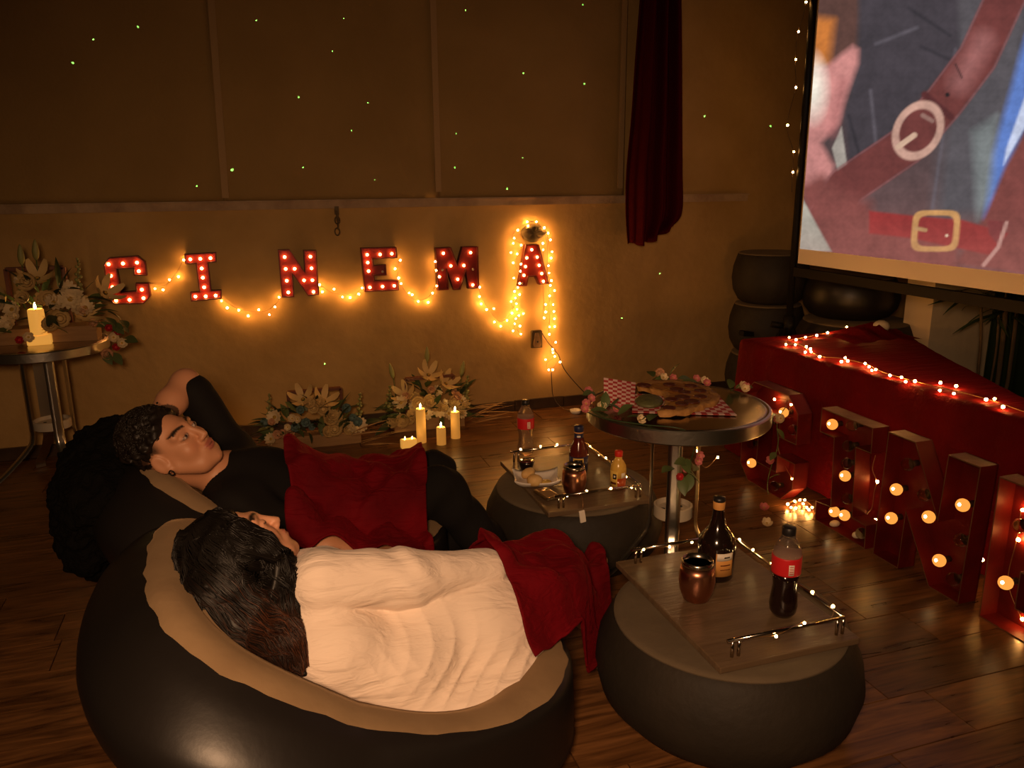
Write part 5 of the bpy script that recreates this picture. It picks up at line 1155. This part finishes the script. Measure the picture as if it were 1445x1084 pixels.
def head_color(V, C, Rt, k, skin, lip, brow=(.02, .012, .008), open_eye=True, fade=None):
    q = ((V - np.array(C)) @ Rt) / k; qs = q.copy(); qs[:, 0] = np.abs(q[:, 0]); col = np.tile(np.array(skin), (len(V), 1))
    def mix(m, c): 
        nonlocal col
        m = np.clip(m, 0, 1)[:, None]; col = col * (1 - m) + np.array(c) * m
    fr = q[:, 1] > .05
    mix((1 - np.hypot((qs[:, 0] - .038) / .028, (q[:, 2] + .03) / .025)) * .5 * fr, (skin[0] * 1.05, skin[1] * .8, skin[2] * .75))
    l = np.minimum(np.hypot(qs[:, 0] / .026, (q[:, 2] + .0535) / .0075), np.hypot(qs[:, 0] / .022, (q[:, 2] + .0645) / .0085)); mix((1.15 - l) * 3 * (q[:, 1] > .078), lip); mix((1 - np.hypot(qs[:, 0] / .025, (q[:, 2] + .0586) / .0018)) * 2 * (q[:, 1] > .078), (lip[0] * .3, lip[1] * .3, lip[2] * .3))
    b = np.abs(q[:, 2] - (.0285 + .008 * np.sin(np.clip((qs[:, 0] - .010) / .045, 0, 1) * 2.6))) / .0052; mix((1.2 - b) * 1.6 * (qs[:, 0] > .012) * (qs[:, 0] < .054) * fr, brow)
    ey = np.hypot((qs[:, 0] - .031) / .0150, (q[:, 2] - .0055) / .0052)
    if open_eye:
        mix((1.25 - ey) * 3 * fr, (.02, .012, .01)); mix((.95 - ey) * 4 * fr, (.55, .42, .34)); mix((1 - np.hypot(qs[:, 0] - .033, q[:, 2] - .006) / .0056) * 4 * fr, (.015, .008, .005))
    else: mix((1 - np.abs(q[:, 2] - .0015 - .10 * np.abs(qs[:, 0] - .031)) / .0028) * 2 * (np.abs(qs[:, 0] - .031) < .0155) * fr, (.02, .012, .01))
    if fade is not None: mix(fade(q), brow)
    return col
def hand(P, w, f, side, up, k=1., curl=.3):
    """hand from wrist w along unit f; side = thumb direction, up = back of hand; five bent fingers"""
    w = np.array(w); f = np.array(f) / np.linalg.norm(f); s = np.array(side, float); s -= f * (s @ f); s /= np.linalg.norm(s); u = np.cross(s, f); u = u if u @ np.array(up) > 0 else -u
    pal = np.stack([s, f, u], 1); d = ell(P, w + f * .048 * k, (.040 * k, .052 * k, .0135 * k), pal)
    for i, (o, L, r) in enumerate([(.028, .070, .0085), (.010, .080, .0088), (-.009, .074, .0085), (-.026, .058, .0075)]):
        a = w + f * .088 * k + s * o * k; c1_ = curl * (1 + .1 * i); b1 = a + (f * math.cos(c1_ * .6) - u * math.sin(c1_ * .6)) * L * .45 * k; b2 = b1 + (f * math.cos(c1_ * 1.9) - u * math.sin(c1_ * 1.9)) * L * .33 * k; b3 = b2 + (f * math.cos(c1_ * 3) - u * math.sin(c1_ * 3)) * L * .24 * k
        for p, q_, r0, r1 in ((a - f * .03 * k, a, r, r), (a, b1, r, r * .95), (b1, b2, r * .95, r * .88), (b2, b3, r * .88, r * .75)): d = smin(d, cone(P, p, q_, r0 * k, r1 * k), .004)
    t0 = w + f * .025 * k + s * .026 * k; t1 = t0 + (f * .6 + s * .75 - u * .2) * .034 * k; t2 = t1 + (f * .9 + s * .35 - u * .25) * .032 * k
    d = smin(d, cone(P, t0, t1, .0125 * k, .0105 * k), .010); return smin(d, cone(P, t1, t2, .0105 * k, .0085 * k), .005)

def local(P, c, r, fn):
    """evaluate fn only within r of c; elsewhere a safe distance"""
    d = np.linalg.norm(P - np.array(c, np.float32), axis=-1); m = d < r; out = d - r + .06
    if m.any(): out[m] = fn(P[m])
    return out
SKIN_M = (.50, .235, .125); SKIN_W = (.58, .285, .165)
V3 = lambda v: np.array(v, float)
# ================================================================== person in black
mh = V3(at_y(243, 630, 2.36)); mR = head_frame((.70, -.42, .58), (-.66, .0, .75)); MK = 1.0
mneck0 = mh + mR @ V3((0, -.035, -.055)); mneck1 = V3((-.13, 2.42, .555))
m_chest, m_belly, m_pel = V3((-.03, 2.45, .47)), V3((.08, 2.47, .40)), V3((.19, 2.49, .345))
m_shF, m_shN = V3((-.12, 2.59, .565)), V3((-.10, 2.29, .50))
m_elF = V3(at_y(262, 541, 2.62)); m_wrF = mh + mR @ V3((-.055, -.095, .055))
m_elN = V3((.08, 2.235, .39)); m_wrN = V3(at_y(515, 786, 2.19))
m_hipF, m_hipN = V3((.20, 2.59, .34)), V3((.20, 2.41, .34))
m_knF, m_knN = V3(at_y(612, 668, 2.62)), V3(at_y(622, 690, 2.46))
m_anF, m_anN = V3((.61, 2.62, .10)), V3((.755, 2.41, .09))
def man_body(P):
    d = cone(P, m_chest, m_belly, .125, .115); d = smin(d, cone(P, m_belly, m_pel, .115, .125), .05)
    d = smin(d, cone(P, m_shF, m_shN, .065, .065), .06); d = smin(d, cone(P, m_chest, mneck1, .11, .065), .05)
    for sh, el, wr in ((m_shF, m_elF, m_wrF), (m_shN, m_elN, m_wrN)):
        a = cone(P, sh, el, .056, .045); a = smin(a, cone(P, el, el + (wr - el) * .35, .043, .044), .015); a = smin(a, cone(P, el + (wr - el) * .35, wr, .044, .029), .015); d = smin(d, a, .03)
    for hp, kn, an in ((m_hipF, m_knF, m_anF), (m_hipN, m_knN, m_anN)):
        a = cone(P, hp, kn, .082, .056); a = smin(a, cone(P, kn, kn + (an - kn) * .35, .054, .058), .02); a = smin(a, cone(P, kn + (an - kn) * .35, an, .058, .036), .02); a = smin(a, cone(P, an, an + V3((.12, 0, -.045)), .036, .025), .02); d = smin(d, a, .04)
    d = smin(d, local(P, m_wrN, .30, lambda Q: hand(Q, m_wrN, (.93, .0, -.05), (0, 1, .2), (0, -.6, 1), 1., .22)), .015)
    d = smin(d, local(P, m_wrF, .30, lambda Q: hand(Q, m_wrF, mR @ V3((.25, -.15, -.85)), mR @ V3((1, 0, 0)), mR @ V3((0, -1, 0)), 1., .3)), .015)
    d = smin(d, cone(P, mneck0, mneck1, .052, .058), .03)
    return smin(d, local(P, mh, .24, lambda Q: head_sdf(Q, mh, mR, MK)), .02)
person_m = thing('person', (.1, 2.5, 0), 'person in a black shirt reclining with one arm behind the head', 'person')
V, F = surfnet(man_body, (-.55, 2.0, -.02), (1.02, 2.80, 1.0), .0042)
q = (V - mh) @ mR
fade = lambda q: np.clip((.030 - q[:, 1]) / .02, 0, 1) * np.clip((q[:, 2] + .5 * np.clip(-q[:, 1] - .02, 0, .1) - .004) / .028, 0, 1) * (np.hypot(q[:, 1] + .01, q[:, 2] + .006) > .034) * .9
isH = (np.linalg.norm(q, axis=1) < .17); col = np.tile(np.array(SKIN_M), (len(V), 1)); col[isH] = head_color(V[isH], mh, mR, MK, SKIN_M, (.36, .11, .075), fade=fade)
np_obj('body', V, F, M['skin'], person_m, col)
# hair: short curls on top, tight sides
def hair_m(P):
    q = ((P - mh) @ mR); d = ell(q, (0, -.024, .046), (.0775, .094, .086)); d = d - .007 * wob(q, 95, 1) - .005 * wob(q, 170, 2) - .010 * np.clip((q[..., 2] - .03) / .05, 0, 1)
    line = q[..., 1] - (.058 - .25 * np.clip(.075 - q[..., 2], 0, .2)) ; d = smax(d, line, .008)
    side = .030 + .75 * np.clip(q[..., 1] + .005, -.11, .03) - q[..., 2]; return smax(d, side * .7, .01)
V, F = surfnet(hair_m, mh - .16, mh + .16, .0035, 1); np_obj('hair', V, F, M['hair'], person_m, np.tile((.010, .0065, .004), (len(V), 1)))
rg = random.Random(12); b = MB()
for i in range(800):
    a, e = rg.uniform(0, 6.283), rg.uniform(.15, 1.5); dl = np.array([math.cos(a) * math.cos(e), math.sin(a) * math.cos(e), math.sin(e)]); p = np.array((0, -.026, .050)) + dl * np.array((.076, .094, .092))
    if p[1] > .042 or p[2] < .06: continue
    t = np.cross(dl, (rg.uniform(-1, 1), rg.uniform(-1, 1), rg.uniform(-1, 1))); t /= np.linalg.norm(t); s = np.cross(dl, t); ph = rg.uniform(0, 6); rr = rg.uniform(.005, .010); pts = []
    for k in range(7): u = k / 6; an = ph + u * 5; pts.append(mh + mR @ (p + t * (rr * math.cos(an) + .012 * (u - .5)) + s * rr * math.sin(an) + dl * (.002 + .007 * math.sin(u * 3.1))))
    b.tube(pts, [.0008, .0016, .0018, .0018, .0016, .0012, .0006], 4)
o = b.build('curls', M['hair'], [x for x in bpy.data.objects if x.name == 'hair'][0], True); o.data.color_attributes.new('Col', 'FLOAT_COLOR', 'POINT').data.foreach_set('color', np.tile((.012, .008, .005, 1), (len(o.data.vertices), 1)).astype(np.float32).ravel()); o['kind'] = 'stuff'
pe = mh + mR @ V3((.080, .0, -.040)); b = MB(); b.tube([Vector(pe) + Vector(mR @ V3((.004, .007 * math.cos(t), .008 * math.sin(t)))) for t in np.linspace(0, 6.283, 14)], .0022, 6); b.build('earring', M['black_metal'], person_m, True)
# clothing
m_nax = ((mneck0 - mneck1) / np.linalg.norm(mneck0 - mneck1)).astype(np.float32)
def shirt_m(P):
    d = cone(P, m_chest, m_belly, .140, .132); d = smin(d, cone(P, m_belly, m_pel, .132, .142), .05); d = smin(d, cone(P, m_shF, m_shN, .078, .078), .06); d = smin(d, cone(P, m_chest, mneck1, .122, .071), .045)
    a = cone(P, m_shF, m_shF + (m_elF - m_shF) * .84, .068, .062); d = smin(d, a, .03); d = smin(d, cone(P, m_shN, m_shN + (m_elN - m_shN) * .85, .068, .064), .03)
    w_ = .0045 * np.sin(38 * (P[..., 0] + .6 * P[..., 2]) + 2.5 * np.sin(14 * P[..., 1])) + .004 * wob(P, 24, 3); d = d - w_
    return smax(d, -cone(P, mneck0 + (mneck0 - mneck1) * .8, mneck1, .062, .060), .006)
V, F = surfnet(shirt_m, (-.40, 2.10, .15), (.36, 2.80, .86), .006); np_obj('shirt', V, F, M['black_shirt'], person_m)
b = MB(); ring = []
ax = (mneck0 - mneck1) / np.linalg.norm(mneck0 - mneck1); e1 = np.cross(ax, (0, 1, 0)); e1 /= np.linalg.norm(e1); e2 = np.cross(ax, e1)
for t in np.linspace(0, 6.283, 28): ring.append(mneck1 + ax * (.020 + .012 * math.cos(t)) + (e1 * math.cos(t) + e2 * math.sin(t)) * .066)
b.tube(ring, .0075, 6); b.build('collar', M['black_shirt'], person_m, True)
def pants_m(P):
    d = cone(P, m_pel - V3((.03, 0, 0)), m_pel + V3((.04, 0, 0)), .138, .132)
    for hp, kn, an in ((m_hipF, m_knF, m_anF), (m_hipN, m_knN, m_anN)):
        a = cone(P, hp, kn, .094, .073); a = smin(a, cone(P, kn, an + (kn - an) * .12, .076, .064), .02); d = smin(d, a, .04)
    return d - .004 * np.sin(42 * (P[..., 0] - P[..., 2]) + 2 * np.sin(18 * P[..., 1])) - .004 * wob(P, 26, 5)
V, F = surfnet(pants_m, (.0, 2.22, .02), (.95, 2.80, .68), .007); np_obj('trousers', V, F, M['black_pants'], person_m)
for an in (m_anF, m_anN):
    def shoe(P, an=an):
        d = cone(P, an + V3((-.02, 0, -.035)), an + V3((.07, 0, -.050)), .045, .040); d = smin(d, cone(P, an + V3((.07, 0, -.05)), an + V3((.165, 0, -.058)), .042, .034), .02); d = smin(d, cone(P, an, an + V3((0, 0, .035)), .046, .044), .02); return smax(d, .006 - P[..., 2], .006)
    V, F = surfnet(shoe, an + V3((-.1, -.08, -.13)), an + V3((.26, .08, .10)), .006); np_obj('shoe', V, F, M['shoe'], person_m)

# ================================================================== person in the white blouse
wh = V3(at_y(338, 779, 1.73)); wR = head_frame((.66, .40, .64), (-.68, .05, .73)); WK = .94
wneck0 = wh + wR @ V3((0, -.03, -.055)); wneck1 = V3((.035, 1.76, .50))
w_chest, w_belly, w_pel = V3((.14, 1.765, .408)), V3((.29, 1.76, .362)), V3((.44, 1.755, .325))
w_shN, w_shF = V3(at_y(452, 822, 1.655)), V3((.10, 1.88, .45))
w_elN, w_wrN = V3(at_y(572, 816, 1.68)), V3(at_y(686, 805, 1.75)); w_elF, w_wrF = V3((.30, 1.95, .36)), V3((.50, 1.88, .36))
w_hips = [(V3((.46, 1.70, .31)), V3((.71, 1.82, .34)), V3((.87, 2.01, .12))), (V3((.46, 1.84, .31)), V3((.73, 1.96, .34)), V3((.92, 2.12, .12)))]
def woman_body(P):
    d = cone(P, w_chest, w_belly, .108, .118); d = smin(d, cone(P, w_belly, w_pel, .118, .132), .05); d = smin(d, cone(P, w_shN, w_shF, .050, .050), .05); d = smin(d, cone(P, w_chest, wneck1, .10, .055), .05)
    for sh, el, wr in ((w_shN, w_elN, w_wrN), (w_shF, w_elF, w_wrF)): d = smin(d, smin(cone(P, sh, el, .048, .040), cone(P, el, wr, .040, .026), .02), .03)
    for hp, kn, an in w_hips: d = smin(d, smin(smin(cone(P, hp, kn, .085, .055), cone(P, kn, an, .054, .036), .02), cone(P, an, an + V3((.06, .03, .10)), .034, .024), .02), .04)
    d = smin(d, local(P, w_wrN, .28, lambda Q: hand(Q, w_wrN, (.85, .25, -.35), (0, 1, .2), (0, -.5, 1), .92, .3)), .012); d = smin(d, local(P, w_wrF, .28, lambda Q: hand(Q, w_wrF, (.9, -.2, -.2), (0, -1, .2), (0, .3, 1), .92, .3)), .012)
    d = smin(d, cone(P, wneck0, wneck1, .045, .05), .03); return smin(d, local(P, wh, .24, lambda Q: head_sdf(Q, wh, wR, WK, True)), .02)
person_w = thing('person', (.3, 1.78, 0), 'person with long dark hair in a loose white blouse lying back', 'person')
V, F = surfnet(woman_body, (-.35, 1.45, .02), (1.16, 2.20, .84), .0042)
q = (V - wh) @ wR; isH = np.linalg.norm(q, axis=1) < .16; col = np.tile(np.array(SKIN_W), (len(V), 1)); col[isH] = head_color(V[isH], wh, wR, WK, SKIN_W, (.42, .13, .09), open_eye=False)
np_obj('body', V, F, M['skin'], person_w, col)
w_nax = ((wneck0 - wneck1) / np.linalg.norm(wneck0 - wneck1)).astype(np.float32)
def blouse(P):
    d = cone(P, w_chest, w_belly, .122, .138); d = smin(d, cone(P, w_belly, w_pel, .138, .158), .05); d = smin(d, cone(P, w_shN, w_shF, .066, .066), .05); d = smin(d, cone(P, w_chest, wneck1, .122, .062), .045)
    body = d
    d = smin(d, ell(P, (.09, 1.635, .40), (.125, .12, .11)), .05); d = smin(d, ell(P, (.22, 1.65, .33), (.19, .13, .10)), .05); d = smin(d, cone(P, w_hips[0][0], w_hips[0][0] + (w_hips[0][1] - w_hips[0][0]) * .55, .115, .10), .05)
    hem = ell(P, (.36, 1.625, .255), (.27, .125, .05)); hem = smin(hem, ell(P, (.46, 1.64, .245), (.13, .10, .034)), .04); d = smin(d, hem, .05)
    arm = smin(cone(P, w_shN, w_elN, .072, .064), cone(P, w_elN, w_wrN, .064, .050), .03)
    armF = smin(cone(P, w_shF, w_elF, .072, .06), cone(P, w_elF, w_wrF, .06, .042), .03)
    x, y, z = P[..., 0], P[..., 1], P[..., 2]
    # folds run from the armpit down across the body
    f1 = 1.2 - 2.4 * np.abs(np.sin(48 * (z * .75 + (x - .2) * .42 + .12 * np.sin(9 * x + 3 * y)))) ** .6 * np.sin(6 * x + 14 * z + 1) ** 2 * np.clip((.44 - z) / .1, 0, 1) * np.clip((x + .02) / .12, 0, 1)
    f2 = np.sin(60 * (x * .9 - z * .35) + 2.2 * np.sin(16 * z + 7 * y))
    amp = .0032 * f1 * np.clip((.42 - x) / .25, .1, 1) + .0040 * (1 - 2 * np.abs(f2) ** .6) * np.clip((x - .15) / .2, 0, 1) * np.sin(5 * x + 9 * z) ** 2 + .004 * wob(P, 17, 2)
    d = d - amp
    af = .0022 * np.sin(70 * (x * .8 + .9 * z) + 3.5 * np.sin(13 * x + 9 * y)) * (.4 + .6 * np.sin(11 * x + 2) ** 2) + .0035 * wob(P, 22, 4); arm = arm - af; armF = armF - af
    d = smin(d, arm, .004); d = smin(d, armF, .02)
    return smax(d, -cone(P, wneck0 + (wneck0 - wneck1) * .9, wneck1, .058, .052), .006)
V, F = surfnet(blouse, (-.10, 1.36, .15), (.74, 2.08, .68), .005); np_obj('blouse', V, F, M['blouse'], person_w)
# long dark hair
hw_path = [wh + wR @ V3((.05, -.05, .02)), V3(at_y(305, 835, 1.62)), V3(at_y(350, 885, 1.57)), V3(at_y(405, 930, 1.54))]
lock = [wh + wR @ V3((.066, .030, .060)), wh + wR @ V3((.086, .030, -.01)), wh + wR @ V3((.088, .010, -.075)), V3(at_y(392, 862, 1.60)), V3(at_y(408, 905, 1.555)), V3(at_y(424, 950, 1.525))]
def hair_w(P):
    q = ((P - wh) @ wR) / WK; d = ell(q, (.004, -.026, .036), (.088, .104, .094)); line = q[..., 1] - (.056 - .35 * np.clip(.09 - q[..., 2], 0, .06) + .25 * np.clip(q[..., 0], -.04, .08)); d = smax(d, line, .010)
    for a_, b_, r0, r1 in zip(hw_path, hw_path[1:], (.075, .062, .045), (.062, .045, .016)): d = smin(d, cone(P, a_, b_, r0, r1), .03)
    for a_, b_, r0, r1 in zip(lock, lock[1:], (.016, .022, .034, .034, .026), (.022, .034, .034, .026, .012)): d = smin(d, cone(P, a_, b_, r0, r1), .015)
    return (d - .004 * np.sin(q[..., 0] * 120 + 60 * q[..., 1] + 3 * np.sin(q[..., 2] * 40)) - .003 * wob(P, 60, 3)) 
V, F = surfnet(hair_w, wh + V3((-.2, -.32, -.32)), wh + V3((.22, .17, .17)), .0045, 1); hw = np_obj('hair', V, F, M['hair'], person_w, np.tile((.006, .0045, .0035), (len(V), 1)))
rg = random.Random(21); b = MB(); cols = []
axis_ = [Vector(wh + wR @ V3((.01, -.005, .115))), Vector(wh + wR @ V3((.035, -.035, .06))), Vector(wh + wR @ V3((.05, -.05, -.02))), Vector(hw_path[1]), Vector(hw_path[2]), Vector(hw_path[3]), Vector(V3(at_y(424, 952, 1.525)))]
CL = spline(axis_, 6); CL2 = spline([Vector(p) for p in lock], 7)[:len(CL)]; CL2 += [CL2[-1]] * (len(CL) - len(CL2)); K = len(CL); tan = [(CL[min(k + 1, K - 1)] - CL[max(k - 1, 0)]).normalized() for k in range(K)]
fr = []
for k in range(K): e1 = (Vector(wR[:, 1]) - tan[k] * Vector(wR[:, 1]).dot(tan[k])).normalized(); fr.append((e1, tan[k].cross(e1)))
PT = np.zeros((1300, K, 3)); meta = []
for i in range(1300):
    phi = rg.uniform(-.5, 4.2) if i < 900 else rg.uniform(0, 6.28); L_ = rg.uniform(.72, 1.03); meta.append((phi, L_)); ph = 1.1 * phi + rg.uniform(-.2, .2)
    for k in range(K):
        t = k / (K - 1) * L_; f_ = t * (K - 1); k0 = min(int(f_), K - 2); q = CL[k0].lerp(CL[k0 + 1], f_ - k0); e1, e2 = fr[min(k0, K - 1)]; r = .03 + .07 * min(1, t * 4) - .062 * max(0, t - .35) / .65
        if i >= 900: q = CL2[k0].lerp(CL2[k0 + 1], f_ - k0); r = .03
        an = phi + .30 * math.sin(t * 13 + ph) * max(0, t - .2); rr = r + .010 * math.sin(t * 16 + 2 * ph) * max(0, t - .25); q = q + (e1 * math.cos(an) + e2 * math.sin(an)) * rr; PT[i, k] = q
S_ = PT.reshape(-1, 3).astype(np.float32); tt = np.tile(np.linspace(0, 1, K), 1300); lift_ = np.repeat(np.array([rg.uniform(-.001, .005) for _ in range(1300)]), K)
for _ in range(4):
    d_ = hair_w(S_); ee = .003; g_ = np.stack([hair_w(S_ + np.eye(3, dtype=np.float32)[m_] * ee) - hair_w(S_ - np.eye(3, dtype=np.float32)[m_] * ee) for m_ in range(3)], -1) / (2 * ee)
    g_ /= np.maximum(np.linalg.norm(g_, axis=-1, keepdims=True), .3); S_ = S_ - ((d_ - lift_)[:, None] * g_ * np.where(tt > .9, .35, .9)[:, None]).astype(np.float32)
PT = S_.reshape(1300, K, 3)
for i in range(1300):
    r = rg.uniform(.0012, .0028); lite = rg.random() < .35; phi, L_ = meta[i]
    b.tube([Vector(p) for p in PT[i]], [r * (1 - .8 * (k / (K - 1)) ** 3) for k in range(K)], 3)
    for k in range(K):
        t = k / (K - 1); br = max(0, t - .66) / .34 * (.35 + .65 * max(0, math.cos(phi - .6))); c = np.array((.006, .0045, .0035)) * (1 - br) + np.array((.13, .040, .014) if lite else (.040, .014, .007)) * br; cols += [tuple(c)] * 3
o = b.build('long_strands', M['hair'], hw, True); o['kind'] = 'stuff'
o.data.color_attributes.new('Col', 'FLOAT_COLOR', 'POINT').data.foreach_set('color', np.concatenate([np.array(cols), np.ones((len(cols), 1))], 1).astype(np.float32).ravel())

# ================================================================== blankets and coat
def drape(label, corners, tops, seat, lift=.012, relax=50, fold=None, nu=110, nv=110, floor_=.03, flare=0., bow=(0, 0)):
    """cloth over bodies: corners A (u0 v0), B (u1 v0), C (u1 v1), D (u0 v1) in plan"""
    A, B, C, D = [np.array(p, float) for p in corners]; u, v = np.meshgrid(np.linspace(0, 1, nu), np.linspace(0, 1, nv), indexing='ij')
    X, Y = [(A[k] * (1 - u) + B[k] * u) * (1 - v) + (D[k] * (1 - u) + C[k] * u) * v for k in (0, 1)]
    X = X + bow[0] * np.sin(math.pi * v) * (u - .5) * 2 + .008 * np.sin(v * 17) * (2 * u - 1); Y = Y + bow[1] * np.sin(math.pi * u) * (v - .5) * 2 + .008 * np.sin(u * 15 + 1) * (2 * v - 1)
    zs = np.arange(.08, .66, .006)[::-1]; G3 = np.stack(np.broadcast_arrays(X[..., None], Y[..., None], zs), -1).astype(np.float32)
    hit = np.minimum.reduce([f(G3) for f in tops]) < .004; any_ = hit.any(-1); Z = np.full(X.shape, 0.); Z[any_] = zs[hit.argmax(-1)[any_]]
    base = np.maximum(np.maximum(Z, np.maximum(seat_z(seat, X, Y), floor_)), 0) + lift
    bd = base.copy()
    for _ in range(2):
        p = np.pad(bd, 1, mode='edge'); bd = np.maximum.reduce([p[i:i + nu, j:j + nv] for i in range(3) for j in range(3)])
    Zr = bd.copy()
    for _ in range(relax):
        p = np.pad(Zr, 1, mode='edge'); av = (p[:-2, 1:-1] + p[2:, 1:-1] + p[1:-1, :-2] + p[1:-1, 2:]) / 4; Zr = np.maximum(bd, av - .0004)
    if fold is not None: Zr = np.maximum(Zr + fold(X, Y, Zr), bd)
    for _ in range(2):
        p = np.pad(Zr, 1, mode='edge'); Zr = (Zr * 2 + p[:-2, 1:-1] + p[2:, 1:-1] + p[1:-1, :-2] + p[1:-1, 2:]) / 6
    Zr = np.maximum(Zr, base); V = np.stack([X, Y, Zr], -1).reshape(-1, 3); i = np.arange(X.size).reshape(X.shape)
    F = np.stack([i[:-1, :-1], i[1:, :-1], i[1:, 1:], i[:-1, 1:]], -1).reshape(-1, 4); o = np_obj('blanket', V, F, M['velvet']); mo = o.modifiers.new('thickness', 'SOLIDIFY'); mo.thickness = .006; mo.offset = 1
    return tag(o, label, 'blanket', 'red blankets over the loungers')
fold_m = lambda X, Y, Z: .028 * np.abs(np.sin(14 * (X * .8 + Y) + 1.5 * np.sin(9 * X))) ** 2 + .022 * np.abs(np.sin(24 * (X - .5 * Y) + 2 * np.sin(12 * Y))) ** 3 + .006 * np.sin(40 * X + 31 * Y)
drape('red velvet blanket spread over the lap of the person in black', [(.03, 2.135), (.44, 2.16), (.52, 2.76), (.07, 2.74)], [shirt_m, pants_m, man_body], seat2, fold=fold_m, relax=60)
fold_w = lambda X, Y, Z: .024 * np.abs(np.sin(15 * (Y - .35 * X) + 1.6 * np.sin(8 * X))) ** 2 + .018 * np.abs(np.sin(26 * (X * .4 + Y) + 2 * np.sin(14 * X))) ** 3 + .005 * np.sin(36 * (X + Y))
drape('red velvet blanket over the legs of the person in the white blouse', [(.55, 1.565), (.84, 1.795), (.99, 2.17), (.47, 1.99)], [woman_body, blouse], seat1, fold=fold_w, relax=110, bow=(.02, .02), floor_=.11)
# dark coat thrown over the back of the far lounger
def coat(P):
    d = ell(P, (-.48, 2.58, .53), (.12, .30, .12)); d = smin(d, ell(P, (-.54, 2.64, .42), (.10, .28, .20)), .08); d = smin(d, ell(P, (-.58, 2.74, .33), (.08, .20, .14)), .06); d = smin(d, ell(P, (-.46, 2.66, .58), (.11, .18, .11)), .06)
    return d - .010 * wob(P, 60, 2) - .006 * wob(P, 130, 5) - .012 * np.sin(P[..., 1] * 34 + 3 * np.sin(P[..., 2] * 8)) * np.clip((.5 - P[..., 2]) / .3, 0, 1)
V, F = surfnet(coat, (-.72, 2.10, .0), (-.12, 3.05, .82), .007, 1); tag(np_obj('coat', V, F, M['coat']), 'black fuzzy coat thrown over the back of the far lounger', 'coat')
